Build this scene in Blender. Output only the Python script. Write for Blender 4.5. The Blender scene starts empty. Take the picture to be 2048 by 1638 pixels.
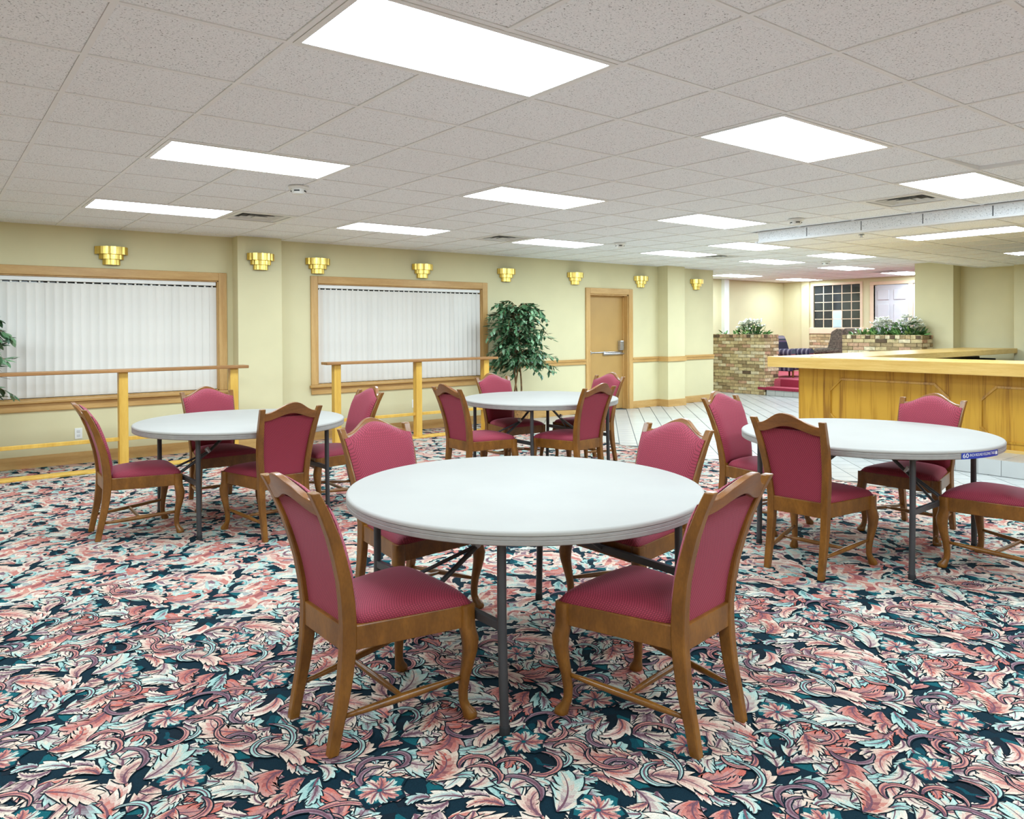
import bpy, math, random
import numpy as np
from mathutils import Matrix, Vector
random.seed(7); RNG = np.random.default_rng(7)
SC = bpy.context.scene; COL = SC.collection

# ------------------------------------------------------------------ camera
# world: +X runs along the window wall towards the lobby, +Y towards that wall, z=0 is the carpet
YAW, PITCH, ROLL, FPX, CXP, CYP, HCAM = .9165, -.0097, -.0055, 1512.645, 1002.926, 672.251, 1.4177
fw = np.array([math.cos(YAW)*math.cos(PITCH), math.sin(YAW)*math.cos(PITCH), math.sin(PITCH)])
rt = np.array([math.sin(YAW), -math.cos(YAW), 0.]); up = np.cross(rt, fw)
r2 = rt*math.cos(ROLL)+up*math.sin(ROLL); u2 = -rt*math.sin(ROLL)+up*math.cos(ROLL)
cd = bpy.data.cameras.new('camera'); cam = bpy.data.objects.new('camera', cd); COL.objects.link(cam)
cd.sensor_fit = 'HORIZONTAL'; cd.sensor_width = 36.; cd.lens = FPX/2048*36
cd.shift_x = (1024-CXP)/2048; cd.shift_y = -(819-CYP)/2048; cd.clip_start = .05
cam.matrix_world = Matrix(((r2[0], u2[0], -fw[0], 0), (r2[1], u2[1], -fw[1], 0), (r2[2], u2[2], -fw[2], HCAM), (0, 0, 0, 1)))
SC.camera = cam
def pix(W):
    W = np.asarray(W, float)-np.array([0, 0, HCAM]); z = W@fw
    return CXP+FPX*(W@r2)/z, CYP-FPX*(W@u2)/z, z

# ------------------------------------------------------------------ world, view
wd = bpy.data.worlds.new('world'); SC.world = wd; wd.use_nodes = True
wd.node_tree.nodes['Background'].inputs[0].default_value = (.75, .85, 1, 1)
wd.node_tree.nodes['Background'].inputs[1].default_value = .6
SC.view_settings.view_transform = 'Standard'; SC.view_settings.look = 'None'
SC.view_settings.exposure = 0.0; SC.view_settings.gamma = 1.0; SC.view_settings.use_curve_mapping = False
LAMP = 26.0          # emission of the fluorescent ceiling panels
SC.cycles.diffuse_bounces = 5; SC.cycles.glossy_bounces = 2; SC.cycles.max_bounces = 6
SC.cycles.sample_clamp_indirect = 6; SC.cycles.caustics_reflective = False; SC.cycles.caustics_refractive = False

# ------------------------------------------------------------------ materials
def lin(c):
    return tuple(((v/255)/12.92 if v/255 <= .04045 else ((v/255+.055)/1.055)**2.4) for v in c)
class NT:
    def __init__(s, name):
        s.m = bpy.data.materials.new(name); s.m.use_nodes = True; s.t = s.m.node_tree; s.b = s.t.nodes['Principled BSDF']
    def n(s, kind, **kw):
        nd = s.t.nodes.new('ShaderNode'+kind)
        for k, v in kw.items():
            if k in nd.inputs.keys(): nd.inputs[k].default_value = v
            else: setattr(nd, k, v)
        return nd
    def l(s, a, ao, b, bi): s.t.links.new(a.outputs[ao], b.inputs[bi])
    def ramp(s, stops, interp='LINEAR'):
        r = s.t.nodes.new('ShaderNodeValToRGB'); cr = r.color_ramp; cr.interpolation = interp
        while len(cr.elements) > 1: cr.elements.remove(cr.elements[-1])
        cr.elements[0].position = stops[0][0]; cr.elements[0].color = (*lin(stops[0][1]), 1)
        for p, c in stops[1:]:
            e = cr.elements.new(p); e.color = (*lin(c), 1)
        return r
    def bump(s, src, out, strength, dist=.01):
        b = s.n('Bump'); b.inputs['Strength'].default_value = strength; b.inputs['Distance'].default_value = dist
        s.l(src, out, b, 'Height'); s.l(b, 'Normal', s.b, 'Normal')
    def coord(s, space='Object', scale=(1, 1, 1), rot=(0, 0, 0)):
        if space == 'World':
            g = s.n('NewGeometry'); o = 'Position'
        else:
            g = s.n('TexCoord'); o = space
        mp = s.n('Mapping'); mp.inputs['Scale'].default_value = scale; mp.inputs['Rotation'].default_value = rot
        s.l(g, o, mp, 'Vector'); return mp
def plain(name, c, rough=.5, metal=0., var=.04, scale=6., spec=None, emit=None, bump=0.):
    t = NT(name); t.b.inputs['Roughness'].default_value = rough; t.b.inputs['Metallic'].default_value = metal
    if spec is not None: t.b.inputs['Specular IOR Level'].default_value = spec
    mp = t.coord('Object'); no = t.n('TexNoise', Scale=scale, Detail=3.); t.l(mp, 'Vector', no, 'Vector')
    lo = tuple(v*(1-var) for v in c); hi = tuple(min(255, v*(1+var)) for v in c)
    rp = t.ramp([(.3, lo), (.7, hi)]); t.l(no, 'Fac', rp, 'Fac'); t.l(rp, 'Color', t.b, 'Base Color')
    if bump: t.bump(no, 'Fac', bump)
    if emit:
        t.b.inputs['Emission Color'].default_value = (*lin(emit[0]), 1); t.b.inputs['Emission Strength'].default_value = emit[1]
    return t.m
def wood(name, c1, c2, rough=.35, scale=(3, 30, 3), dist=6., sc=1.2, space='Object', contrast=(.25, .75)):
    t = NT(name); t.b.inputs['Roughness'].default_value = rough
    mp = t.coord(space, scale)
    no = t.n('TexNoise', Scale=sc, Detail=5., Distortion=dist*.1); t.l(mp, 'Vector', no, 'Vector')
    fine = t.n('TexNoise', Scale=sc*9, Detail=2.); t.l(mp, 'Vector', fine, 'Vector')
    mx = t.n('Math', operation='MULTIPLY_ADD'); t.l(fine, 'Fac', mx, 0); mx.inputs[1].default_value = .35; t.l(no, 'Fac', mx, 2)
    mid = tuple((a+b)/2 for a, b in zip(c1, c2))
    rp = t.ramp([(contrast[0]+.17, c2), (.68, mid), (contrast[1]+.17, c1)]); t.l(mx, 0, rp, 'Fac'); t.l(rp, 'Color', t.b, 'Base Color')
    t.bump(fine, 'Fac', .05, .003)
    return t.m
def fabric(name, hi, lo, dark, pitch=.011):
    t = NT(name); t.b.inputs['Roughness'].default_value = .75; t.b.inputs['Sheen Weight'].default_value = .2
    t.b.inputs['Sheen Roughness'].default_value = .4; t.b.inputs['Sheen Tint'].default_value = (*lin((255, 190, 205)), 1)
    g = t.n('TexCoord'); sp = t.n('SeparateXYZ'); t.l(g, 'Object', sp, 'Vector')
    # diamond lattice woven on the two surface directions
    ax = t.n('Math', operation='ADD'); t.l(sp, 'X', ax, 0); t.l(sp, 'Z', ax, 1)
    A = t.n('Math', operation='ADD'); t.l(ax, 0, A, 0); t.l(sp, 'Y', A, 1)
    B = t.n('Math', operation='SUBTRACT'); t.l(ax, 0, B, 0); t.l(sp, 'Y', B, 1)
    outs = []
    for q in (A, B):
        m = t.n('Math', operation='MULTIPLY'); t.l(q, 0, m, 0); m.inputs[1].default_value = math.pi/pitch
        s_ = t.n('Math', operation='SINE'); t.l(m, 0, s_, 0); p = t.n('Math', operation='ABSOLUTE'); t.l(s_, 0, p, 0); outs.append(p)
    mn = t.n('Math', operation='MINIMUM'); t.l(outs[0], 0, mn, 0); t.l(outs[1], 0, mn, 1)
    rp = t.ramp([(.0, dark), (.28, lo), (.8, hi)]); t.l(mn, 0, rp, 'Fac'); t.l(rp, 'Color', t.b, 'Base Color')
    t.bump(mn, 0, .25, .002)
    return t.m
M = {}
M['wall'] = plain('yellow_wall_paint', (212, 202, 161), .7, var=.02, scale=1.5, bump=.02)
M['trim'] = wood('oak_trim', (206, 166, 106), (180, 136, 76), .42, (2, 2, 14), 3, 1.0, 'World')
M['trimv'] = wood('oak_trim_upright', (206, 166, 106), (180, 136, 76), .42, (14, 14, 1.5), 3, 1.0, 'World')
M['rail'] = wood('yellow_pine_rail', (224, 180, 84), (200, 152, 58), .45, (14, 14, 2), 3, 1.0, 'World')
M['railcap'] = wood('brown_rail_cap', (176, 128, 76), (142, 98, 54), .4, (2, 16, 16), 3, 1.0, 'World')
M['chairwood'] = wood('stained_chair_wood', (142, 92, 34), (102, 62, 20), .28, (7, 7, 3), 5, 2.2)
M['crestwood'] = wood('stained_crest_wood', (146, 92, 38), (108, 64, 24), .28, (8, 3, 10), 5, 2.0)
M['fabric'] = fabric('burgundy_diamond_fabric', (160, 50, 70), (130, 34, 51), (84, 17, 29))
M['tabletop'] = plain('white_moulded_plastic', (160, 155, 147), .6, var=.012, scale=3., spec=.2)
M['tablerim'] = plain('white_plastic_rim', (152, 147, 141), .5, var=.03, scale=25.)
M['metal'] = plain('grey_painted_steel', (78, 78, 80), .38, .55, var=.06)
M['brass'] = plain('polished_brass', (232, 200, 108), .27, 1., var=.05, scale=14.)
M['tile_floor'] = plain('white_glazed_tile', (184, 184, 180), .25, var=.03, scale=2.)
M['grout'] = plain('grey_grout', (96, 98, 96), .9, var=.05)
M['lamp'] = plain('fluorescent_diffuser', (250, 250, 248), .4, var=.0, emit=((220, 241, 255), LAMP))
M['lampframe'] = plain('white_enamel_frame', (232, 232, 230), .35, var=.01)
M['tbar'] = plain('white_ceiling_bar', (238, 238, 238), .45, var=.01)
M['plenum'] = plain('dark_plenum', (120, 120, 120), .9, var=.05)
M['blind'] = plain('white_blind_vane', (226, 221, 212), .6, var=.015, scale=3.)
M['white'] = plain('white_plastic', (232, 231, 226), .4, var=.01)
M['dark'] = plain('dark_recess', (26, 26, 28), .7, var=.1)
M['vent'] = plain('vent_blade_grey', (206, 206, 204), .45, .0, var=.04)
M['door'] = plain('tan_painted_door', (178, 140, 82), .45, var=.03, scale=2.)
M['steel'] = plain('brushed_steel', (196, 198, 202), .3, .9, var=.05, scale=30.)
M['doorwhite'] = plain('white_painted_door', (204, 201, 204), .45, var=.015)
M['pinktrim'] = plain('pale_pink_beige_trim', (228, 200, 170), .5, var=.02)
M['glass'] = plain('dark_window_glass', (40, 44, 46), .06, 0., var=.3, scale=2., spec=.8)
M['reflection_glass'] = plain('painted_reflection_glass', (170, 190, 215), .08, 0., var=.1, scale=2., emit=((190, 212, 250), .4))  # pale glow painted in for a bright reflection in the far window
M['carpet_red'] = plain('burgundy_step_carpet', (136, 34, 56), .95, var=.25, scale=120., bump=.3)
M['carpet_pink'] = plain('rose_lobby_carpet', (186, 84, 100), .95, var=.12, scale=60., bump=.3)
M['bark'] = plain('ficus_bark', (126, 96, 62), .8, var=.25, scale=20., bump=.4)
M['soil'] = plain('dark_soil', (58, 44, 34), 1., var=.3, scale=40.)
M['pot'] = plain('woven_basket_pot', (150, 110, 64), .8, var=.2, scale=40., bump=.5)
M['brickmortar'] = plain('sandy_mortar', (176, 160, 124), .95, var=.1, scale=20., bump=.3)
M['grey_chair'] = plain('grey_brown_upholstery', (98, 88, 76), .9, var=.3, scale=30.)
M['blue'] = plain('blue_sticker', (36, 58, 150), .35, var=.02)
M['stem'] = plain('green_stem', (58, 92, 50), .6, var=.1)
M['petal'] = plain('white_lily_petal', (238, 238, 226), .55, var=.03)
BRICK = [plain('brick_tone_%s' % n, c, .9, var=.12, scale=18., bump=.4) for n, c in
         (('sand', (190, 170, 126)), ('buff', (178, 152, 112)), ('pale', (206, 190, 156)), ('rose', (184, 146, 116)), ('umber', (150, 128, 92)), ('dark', (92, 74, 54)))]
def leafmat(name, a, b, c):
    t = NT(name); t.b.inputs['Roughness'].default_value = .35
    g = t.n('NewGeometry'); rp = t.ramp([(0., a), (.55, b), (1., c)]); t.l(g, 'Random Per Island', rp, 'Fac'); t.l(rp, 'Color', t.b, 'Base Color')
    return t.m
M['leaf'] = leafmat('ficus_leaf', (36, 66, 40), (66, 104, 66), (126, 158, 120))
M['leaf2'] = leafmat('planter_leaf', (50, 88, 46), (96, 138, 74), (150, 180, 106))
M['lamp'].cycles.emission_sampling = 'FRONT'
# acoustic tile: white with pinholes and worm fissures
t = NT('acoustic_ceiling_tile'); t.b.inputs['Roughness'].default_value = .9
mp = t.coord('World', (1, 1, 1)); n1 = t.n('TexNoise', Scale=135., Detail=2., Distortion=.6); t.l(mp, 'Vector', n1, 'Vector')
n2 = t.n('TexNoise', Scale=1.3, Detail=1.); t.l(mp, 'Vector', n2, 'Vector')
rp = t.ramp([(.31, (128, 128, 128)), (.375, (236, 239, 242)), (.6, (248, 250, 252))]); t.l(n1, 'Fac', rp, 'Fac')
t.l(rp, 'Color', t.b, 'Base Color'); t.bump(n1, 'Fac', .3, .004); M['ctile'] = t.m
# carpet print: colour comes with the pattern pieces
t = NT('printed_carpet_pile'); t.b.inputs['Roughness'].default_value = .95; t.b.inputs['Specular IOR Level'].default_value = .1
at = t.n('Attribute', attribute_name='Col'); mp = t.coord('World'); no = t.n('TexNoise', Scale=260., Detail=1.); t.l(mp, 'Vector', no, 'Vector')
rp = t.ramp([(.2, (200, 200, 200)), (.8, (255, 255, 255))]); t.l(no, 'Fac', rp, 'Fac')
mx = t.n('MixRGB', blend_type='MULTIPLY'); mx.inputs[0].default_value = 1.; t.l(at, 'Color', mx, 1); t.l(rp, 'Color', mx, 2); t.l(mx, 'Color', t.b, 'Base Color')
M['carpet'] = t.m
# carpet beyond the pieces: the same palette in cells
t = NT('printed_carpet_far'); t.b.inputs['Roughness'].default_value = .95; t.b.inputs['Specular IOR Level'].default_value = .1
mp = t.coord('World', (1, 1, 0)); dn = t.n('TexNoise', Scale=5., Detail=2.); t.l(mp, 'Vector', dn, 'Vector')
mxv = t.n('MixRGB', blend_type='ADD'); mxv.inputs[0].default_value = .25; t.l(mp, 'Vector', mxv, 1); t.l(dn, 'Color', mxv, 2)
vo = t.n('TexVoronoi', Scale=11.); t.l(mxv, 'Color', vo, 'Vector')
rp = t.ramp([(0, (24, 52, 60)), (.28, (24, 84, 90)), (.36, (196, 100, 86)), (.5, (206, 186, 168)), (.72, (160, 186, 176)), (.86, (196, 140, 130))], 'CONSTANT')
sp = t.n('SeparateColor'); t.l(vo, 'Color', sp, 'Color'); t.l(sp, 'Red', rp, 'Fac'); t.l(rp, 'Color', t.b, 'Base Color'); M['carpet_far'] = t.m
# oak veneer of the bar: tall cathedral figure
t = NT('oak_veneer'); t.b.inputs['Roughness'].default_value = .35
mp = t.coord('World', (1, 1, .09)); n1 = t.n('TexNoise', Scale=9., Detail=3., Distortion=1.2); t.l(mp, 'Vector', n1, 'Vector')
mp3 = t.coord('World', (1, 1, .35)); wv = t.n('TexWave', wave_type='BANDS', bands_direction='Y', Scale=1.7, Distortion=5., Detail=2.); t.l(mp3, 'Vector', wv, 'Vector')
fn = t.n('TexNoise', Scale=70., Detail=2.); mp2 = t.coord('World', (1, 1, .03)); t.l(mp2, 'Vector', fn, 'Vector')
ad = t.n('Math', operation='MULTIPLY_ADD'); t.l(fn, 'Fac', ad, 0); ad.inputs[1].default_value = .6; t.l(n1, 'Fac', ad, 2)
ad2 = t.n('Math', operation='MULTIPLY_ADD'); t.l(wv, 'Fac', ad2, 0); ad2.inputs[1].default_value = .22; t.l(ad, 0, ad2, 2)
rp = t.ramp([(.62, (140, 92, 18)), (.8, (176, 126, 32)), (.98, (194, 144, 44))]); t.l(ad2, 0, rp, 'Fac'); t.l(rp, 'Color', t.b, 'Base Color'); M['oak'] = t.m
M['oaktop'] = wood('oak_worktop_edge', (222, 184, 110), (200, 156, 78), .3, (6, 2, 30), 4, 1.2, 'World')
# striped armchair cloth
t = NT('striped_upholstery'); t.b.inputs['Roughness'].default_value = .85
mp = t.coord('Object'); wv = t.n('TexWave', wave_type='BANDS', bands_direction='X', Scale=3.0, Distortion=0.); t.l(mp, 'Vector', wv, 'Vector')
rp = t.ramp([(0, (40, 36, 58)), (.35, (92, 78, 108)), (.5, (120, 60, 78)), (.62, (72, 84, 96)), (.8, (34, 30, 48)), (.92, (150, 140, 150))], 'CONSTANT')
t.l(wv, 'Fac', rp, 'Fac'); t.l(rp, 'Color', t.b, 'Base Color'); M['stripe'] = t.m

# ------------------------------------------------------------------ mesh helpers
class MB:
    def __init__(s): s.v = []; s.f = []; s.mi = []; s.cur = 0
    def add(s, vs, fs):
        o = len(s.v); s.v += [tuple(map(float, p)) for p in vs]; s.f += [tuple(i+o for i in f) for f in fs]; s.mi += [s.cur]*len(fs); return s
    def box(s, x0, x1, y0, y1, z0, z1):
        return s.add([(x0, y0, z0), (x1, y0, z0), (x1, y1, z0), (x0, y1, z0), (x0, y0, z1), (x1, y0, z1), (x1, y1, z1), (x0, y1, z1)],
                     [(0, 3, 2, 1), (4, 5, 6, 7), (0, 1, 5, 4), (1, 2, 6, 5), (2, 3, 7, 6), (3, 0, 4, 7)])
    def loft(s, rings, cap=True, closed=False):
        n = len(rings[0]); vs = [p for r in rings for p in r]; fs = []
        m = len(rings)
        for i in range(m-1 if not closed else m):
            for j in range(n):
                a, b = i*n+j, i*n+(j+1) % n; c, d = ((i+1) % m)*n+(j+1) % n, ((i+1) % m)*n+j
                fs.append((a, b, c, d))
        if cap and not closed: fs.append(tuple(range(n-1, -1, -1))); fs.append(tuple((m-1)*n+j for j in range(n)))
        return s.add(vs, fs)
    def tube(s, path, rad, n=10, cap=True):
        path = [Vector(p) for p in path]; rad = rad if hasattr(rad, '__len__') else [rad]*len(path); rings = []
        up_ = Vector((0, 0, 1))
        for i, p in enumerate(path):
            d = (path[min(i+1, len(path)-1)]-path[max(i-1, 0)]).normalized()
            ref = up_ if abs(d.z) < .9 else Vector((1, 0, 0))
            a = d.cross(ref).normalized(); b = d.cross(a).normalized()
            rings.append([p+(a*math.cos(q)+b*math.sin(q))*rad[i] for q in [2*math.pi*k/n for k in range(n)]])
        return s.loft(rings, cap)
    def rectpath(s, pts, wy, wx):
        # upright member: pts (x,y,z), section wy across y and wx along x at each point
        rings = []
        for (x, y, z), a, b in zip(pts, wy, wx):
            rings.append([(x-b/2, y-a/2, z), (x+b/2, y-a/2, z), (x+b/2, y+a/2, z), (x-b/2, y+a/2, z)])
        return s.loft(rings)
    def lathe(s, prof, n=24, a0=0., a1=2*math.pi, sx=1., sy=1., c=(0, 0, 0)):
        full = abs(a1-a0-2*math.pi) < 1e-6; k = n if full else n+1; rings = []
        for i in range(k):
            q = a0+(a1-a0)*i/n
            rings.append([(c[0]+r*math.cos(q)*sx, c[1]+r*math.sin(q)*sy, c[2]+z) for r, z in prof])
        vs = [p for r in rings for p in r]; m = len(prof); fs = []
        for i in range(k if full else k-1):
            for j in range(m-1):
                a = i*m+j; b = ((i+1) % k)*m+j; fs.append((a, b, b+1, a+1))
        return s.add(vs, fs)
    def prism(s, poly, axis, a, b):
        # poly: 2D outline extruded between a and b on the given axis
        put = {'x': lambda p, q: (q, p[0], p[1]), 'y': lambda p, q: (p[0], q, p[1]), 'z': lambda p, q: (p[0], p[1], q)}[axis]
        n = len(poly); vs = [put(p, a) for p in poly]+[put(p, b) for p in poly]
        return s.add(vs, [tuple(range(n-1, -1, -1)), tuple(range(n, 2*n))]+[(i, (i+1) % n, n+(i+1) % n, n+i) for i in range(n)])
    def mesh(s, name, mat):
        me = bpy.data.meshes.new(name); me.from_pydata(s.v, [], s.f)
        for m in (mat if isinstance(mat, (list, tuple)) else [mat]): me.materials.append(m)
        if any(s.mi): me.polygons.foreach_set('material_index', s.mi)
        me.update(); return me
    def build(s, name, mat, parent=None, smooth=False, bevel=0., seg=2, fix=True):
        me = s.mesh(name, mat)
        if fix:
            import bmesh
            bm = bmesh.new(); bm.from_mesh(me); bmesh.ops.recalc_face_normals(bm, faces=bm.faces); bm.to_mesh(me); bm.free()
        return link(name, me, parent, smooth, bevel, seg)
def link(name, me, parent=None, smooth=False, bevel=0., seg=2):
    o = bpy.data.objects.new(name, me); COL.objects.link(o); o.parent = parent
    if smooth: me.polygons.foreach_set('use_smooth', [True]*len(me.polygons))
    if smooth == 'auto':
        me.set_sharp_from_angle(angle=math.radians(38))
    if bevel:
        b = o.modifiers.new('bevel', 'BEVEL'); b.width = bevel; b.segments = seg; b.limit_method = 'ANGLE'; b.angle_limit = math.radians(40)
    return o
def B(*a): return MB().box(*a)
def tag(o, label=None, cat=None, group=None, kind=None):
    if label: o['label'] = label
    if cat: o['category'] = cat
    if group: o['group'] = group
    if kind: o['kind'] = kind
    return o
def thing(name, label, cat, loc=(0, 0, 0), rz=0., group=None):
    o = bpy.data.objects.new(name, None); COL.objects.link(o); o.location = loc; o.rotation_euler = (0, 0, rz); o.empty_display_size = .1
    return tag(o, label, cat, group)
KIDS = {}
def children(o): return [c for c in bpy.data.objects if c.parent == o]
def copy_tree(o, parent=None):
    c = o.copy(); COL.objects.link(c); c.parent = parent
    for ch in KIDS.setdefault(o.name, children(o)): copy_tree(ch, c)
    return c
def struct(o): o['kind'] = 'structure'; return o

# ------------------------------------------------------------------ room numbers
CE = 2.532; YW = 9.184; XE = 12.245; g = .6096; OX, OY = .5301, 2.8351
XC = 6.70           # carpet / tile border
XB, YB = -3.6, -4.6 # walls behind the camera
YL, XL = 10.78, 17.2  # lobby walls
ZL = .33            # lobby floor

# ------------------------------------------------------------------ floor
fl = struct(MB().add([(XB, YB, 0), (XC, YB, 0), (XC, YW, 0), (XB, YW, 0)], [(0, 1, 2, 3)]).build('floor', M['carpet_far']))

def srgb_lin(c): return np.array(lin(c))
PAL = {k: srgb_lin(v) for k, v in dict(cream=(220, 196, 174), cream2=(228, 210, 190), mint=(172, 198, 186), mint2=(146, 184, 176), pink=(198, 144, 132),
       coral=(192, 102, 88), plum=(112, 76, 86), mauve=(150, 122, 128), teal=(22, 88, 94), teal2=(16, 68, 78), navy=(16, 40, 50), ink=(22, 34, 42)).items()}
T = .92
def carpet_tile(lod):
    rng = np.random.default_rng(11); V = []; F = []; C = []; zc = [.0012]
    def emit(vs, fs, cs):
        o = len(V); V.extend(vs); F.extend([tuple(i+o for i in f) for f in fs]); C.extend(cs)
    def ground(cx, cy, rx, ry, a, col, n):
        pts = []
        for k in range(n):
            q = 2*math.pi*k/n; rr = 1+.18*math.sin(5*q+cx*40)
            x, y = rx*math.cos(q)*rr, ry*math.sin(q)*rr; pts.append((cx+x*math.cos(a)-y*math.sin(a), cy+x*math.sin(a)+y*math.cos(a), zc[0]))
        emit(pts, [tuple(range(n))], [col]); zc[0] += .000005
    def leaf(cx, cy, a, L, W, bend, ca, cb, cc, lobes, ink_edge=True):
        ns = {0: 18, 1: 9, 2: 5}[lod]
        ts = np.linspace(0, 1, ns+1); th = a+bend*(ts-.3); ds = L/ns
        px = cx+np.concatenate([[0], np.cumsum(np.cos((th[1:]+th[:-1])/2)*ds)]); py = cy+np.concatenate([[0], np.cumsum(np.sin((th[1:]+th[:-1])/2)*ds)])
        prof = np.sin(np.pi*np.clip(ts, 0, 1)**.75)**.8
        def edge(side, grow):
            ph = (ts*lobes+(.5 if side < 0 else 0)) % 1.
            saw = (.55+.62*ph**.9) if lod < 2 else np.ones_like(ts)
            w = W*prof*saw*(1.12 if side*bend < 0 else .88)+grow
            # lobes sweep towards the tip
            sw = W*.8*prof*(ph if lod < 2 else .4)
            return px-side*np.sin(th)*w+np.cos(th)*sw, py+side*np.cos(th)*w+np.sin(th)*sw
        def strip(x1, y1, x2, y2, cols):
            z = zc[0]; n = len(x1); vs = [(x, y, z) for x, y in zip(x1, y1)]+[(x, y, z) for x, y in zip(x2, y2)]
            emit(vs, [(i, i+1, n+i+1, n+i) for i in range(n-1)], cols)
        if ink_edge and lod < 1:  # dark printed outline around the leaf
            for sd in (1, -1):
                ex, ey = edge(sd, .0048); strip(px, py, ex, ey, [PAL['ink']]*ns)
            zc[0] += .000005
        for sd in (1, -1):
            ex, ey = edge(sd, 0.)
            if lod == 2:
                strip(px, py, ex, ey, [.55*ca+.3*cb+.15*cc]*ns); continue
            if lod == 1:
                hx, hy = px+(ex-px)*.45, py+(ey-py)*.45; q = np.clip(1.1-1.4*(np.arange(ns)+.5)/ns, 0, 1)
                strip(px, py, hx, hy, [.3*ca+.7*cb if k < .5 else .5*cb+.5*cc for k in q]); strip(hx, hy, ex, ey, [ca*(1-.35*k)+cb*.35*k for k in q]); continue
            mx_, my_ = px+(ex-px)*.42, py+(ey-py)*.42; m2x, m2y = px+(ex-px)*.78, py+(ey-py)*.78
            ph = (np.arange(ns)/ns*lobes+(.5 if sd < 0 else 0)) % 1.
            tt = (np.arange(ns)+.5)/ns; k = np.clip(1.15-1.5*tt, 0, 1)   # colour runs from the base of the leaf out to pale lobes
            f1 = [(cc if p < .4 else .5*cb+.5*cc)*q+((cb if p < .35 else .5*ca+.5*cb))*(1-q) for p, q in zip(ph, k)]
            f2 = [(cb if p < .5 else .5*ca+.5*cb)*q+(.75*ca+.25*cb if p < .25 else ca)*(1-q) for p, q in zip(ph, k)]
            f3 = [(.7*ca+.3*cb if p < .3 else ca)*q+(ca*.9 if p < .2 else np.minimum(ca*1.08, .9))*(1-q) for p, q in zip(ph, k)]
            strip(px, py, mx_, my_, f1); strip(mx_, my_, m2x, m2y, f2); strip(m2x, m2y, ex, ey, f3)
        zc[0] += .000005
        if lod == 0:   # midrib
            wv_ = .0035*(1-ts)+.0008; strip(px-np.sin(th)*wv_, py+np.cos(th)*wv_, px+np.sin(th)*wv_, py-np.cos(th)*wv_, [PAL['plum']]*ns); zc[0] += .000005
    def flow(x, y):
        k = 2*math.pi/T
        return 2.6*math.sin(k*x)+2.2*math.cos(k*y+.6)+1.1*math.sin(k*(x+y)+1.)
    # dark ground
    emit([(0, 0, .001), (T, 0, .001), (T, T, .001), (0, T, .001)], [(0, 1, 2, 3)], [PAL['navy']])
    for _ in range(46):
        x, y = rng.random(2)*T; ground(x, y, .03+.05*rng.random(), .02+.025*rng.random(), flow(x, y), PAL[['teal', 'teal2', 'teal', 'ink'][rng.integers(4)]], 12 if lod < 2 else 6)
    sch = [('cream', 'pink', 'plum'), ('cream2', 'pink', 'coral'), ('cream', 'mauve', 'plum'), ('mint', 'cream', 'mauve'), ('mint', 'mint2', 'teal'), ('cream', 'coral', 'plum'), ('pink', 'coral', 'plum'), ('coral', 'pink', 'plum'), ('mint', 'mauve', 'plum'), ('cream2', 'mauve', 'plum'), ('cream2', 'cream', 'mauve'), ('cream', 'pink', 'coral'), ('cream2', 'mint', 'mauve'), ('cream2', 'pink', 'plum'), ('mint', 'cream', 'pink')]
    pts = []
    tries = 0
    while len(pts) < 235 and tries < 26000:
        tries += 1; x, y = rng.random(2)*T
        if all(min(abs(x-a), T-abs(x-a))**2+min(abs(y-b), T-abs(y-b))**2 > .038**2 for a, b in pts): pts.append((x, y))
    for x, y in pts:
        s = sch[rng.integers(len(sch))]; L = .075+.15*rng.random()**1.6
        leaf(x, y, flow(x, y)+rng.normal()*.3, L, L*(.19+.12*rng.random()), rng.choice([-1, 1])*(.5+1.7*rng.random()), PAL[s[0]], PAL[s[1]], PAL[s[2]], 4+rng.integers(3))
    for _ in range(26):
        x, y = rng.random(2)*T; s = [('mauve', 'plum', 'plum'), ('pink', 'coral', 'plum'), ('mint', 'mint2', 'teal')][rng.integers(3)]
        leaf(x, y, flow(x, y)+1.2, .16+.1*rng.random(), .011, rng.choice([-1, 1])*(2.2+1.6*rng.random()), PAL[s[0]], PAL[s[1]], PAL[s[2]], 2)
    for fx, fy in ((.18, .22), (.64, .66), (.7, .16), (.2, .72)):   # open flowers in a teal eye
        ground(fx, fy, .085, .075, 0, PAL['navy'], 18); ground(fx+.006, fy+.004, .072, .064, 0, PAL['teal'], 18)
        for k in range(9):
            q = 2*math.pi*k/9+fx*9; s = [('cream', 'pink', 'coral'), ('mint', 'cream', 'mauve'), ('pink', 'coral', 'plum')][k % 3]
            leaf(fx+.008*math.cos(q), fy+.008*math.sin(q), q, .062, .019, .7, PAL[s[0]], PAL[s[1]], PAL[s[2]], 3, False)
    return np.array(V), F, np.array(C)
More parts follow.
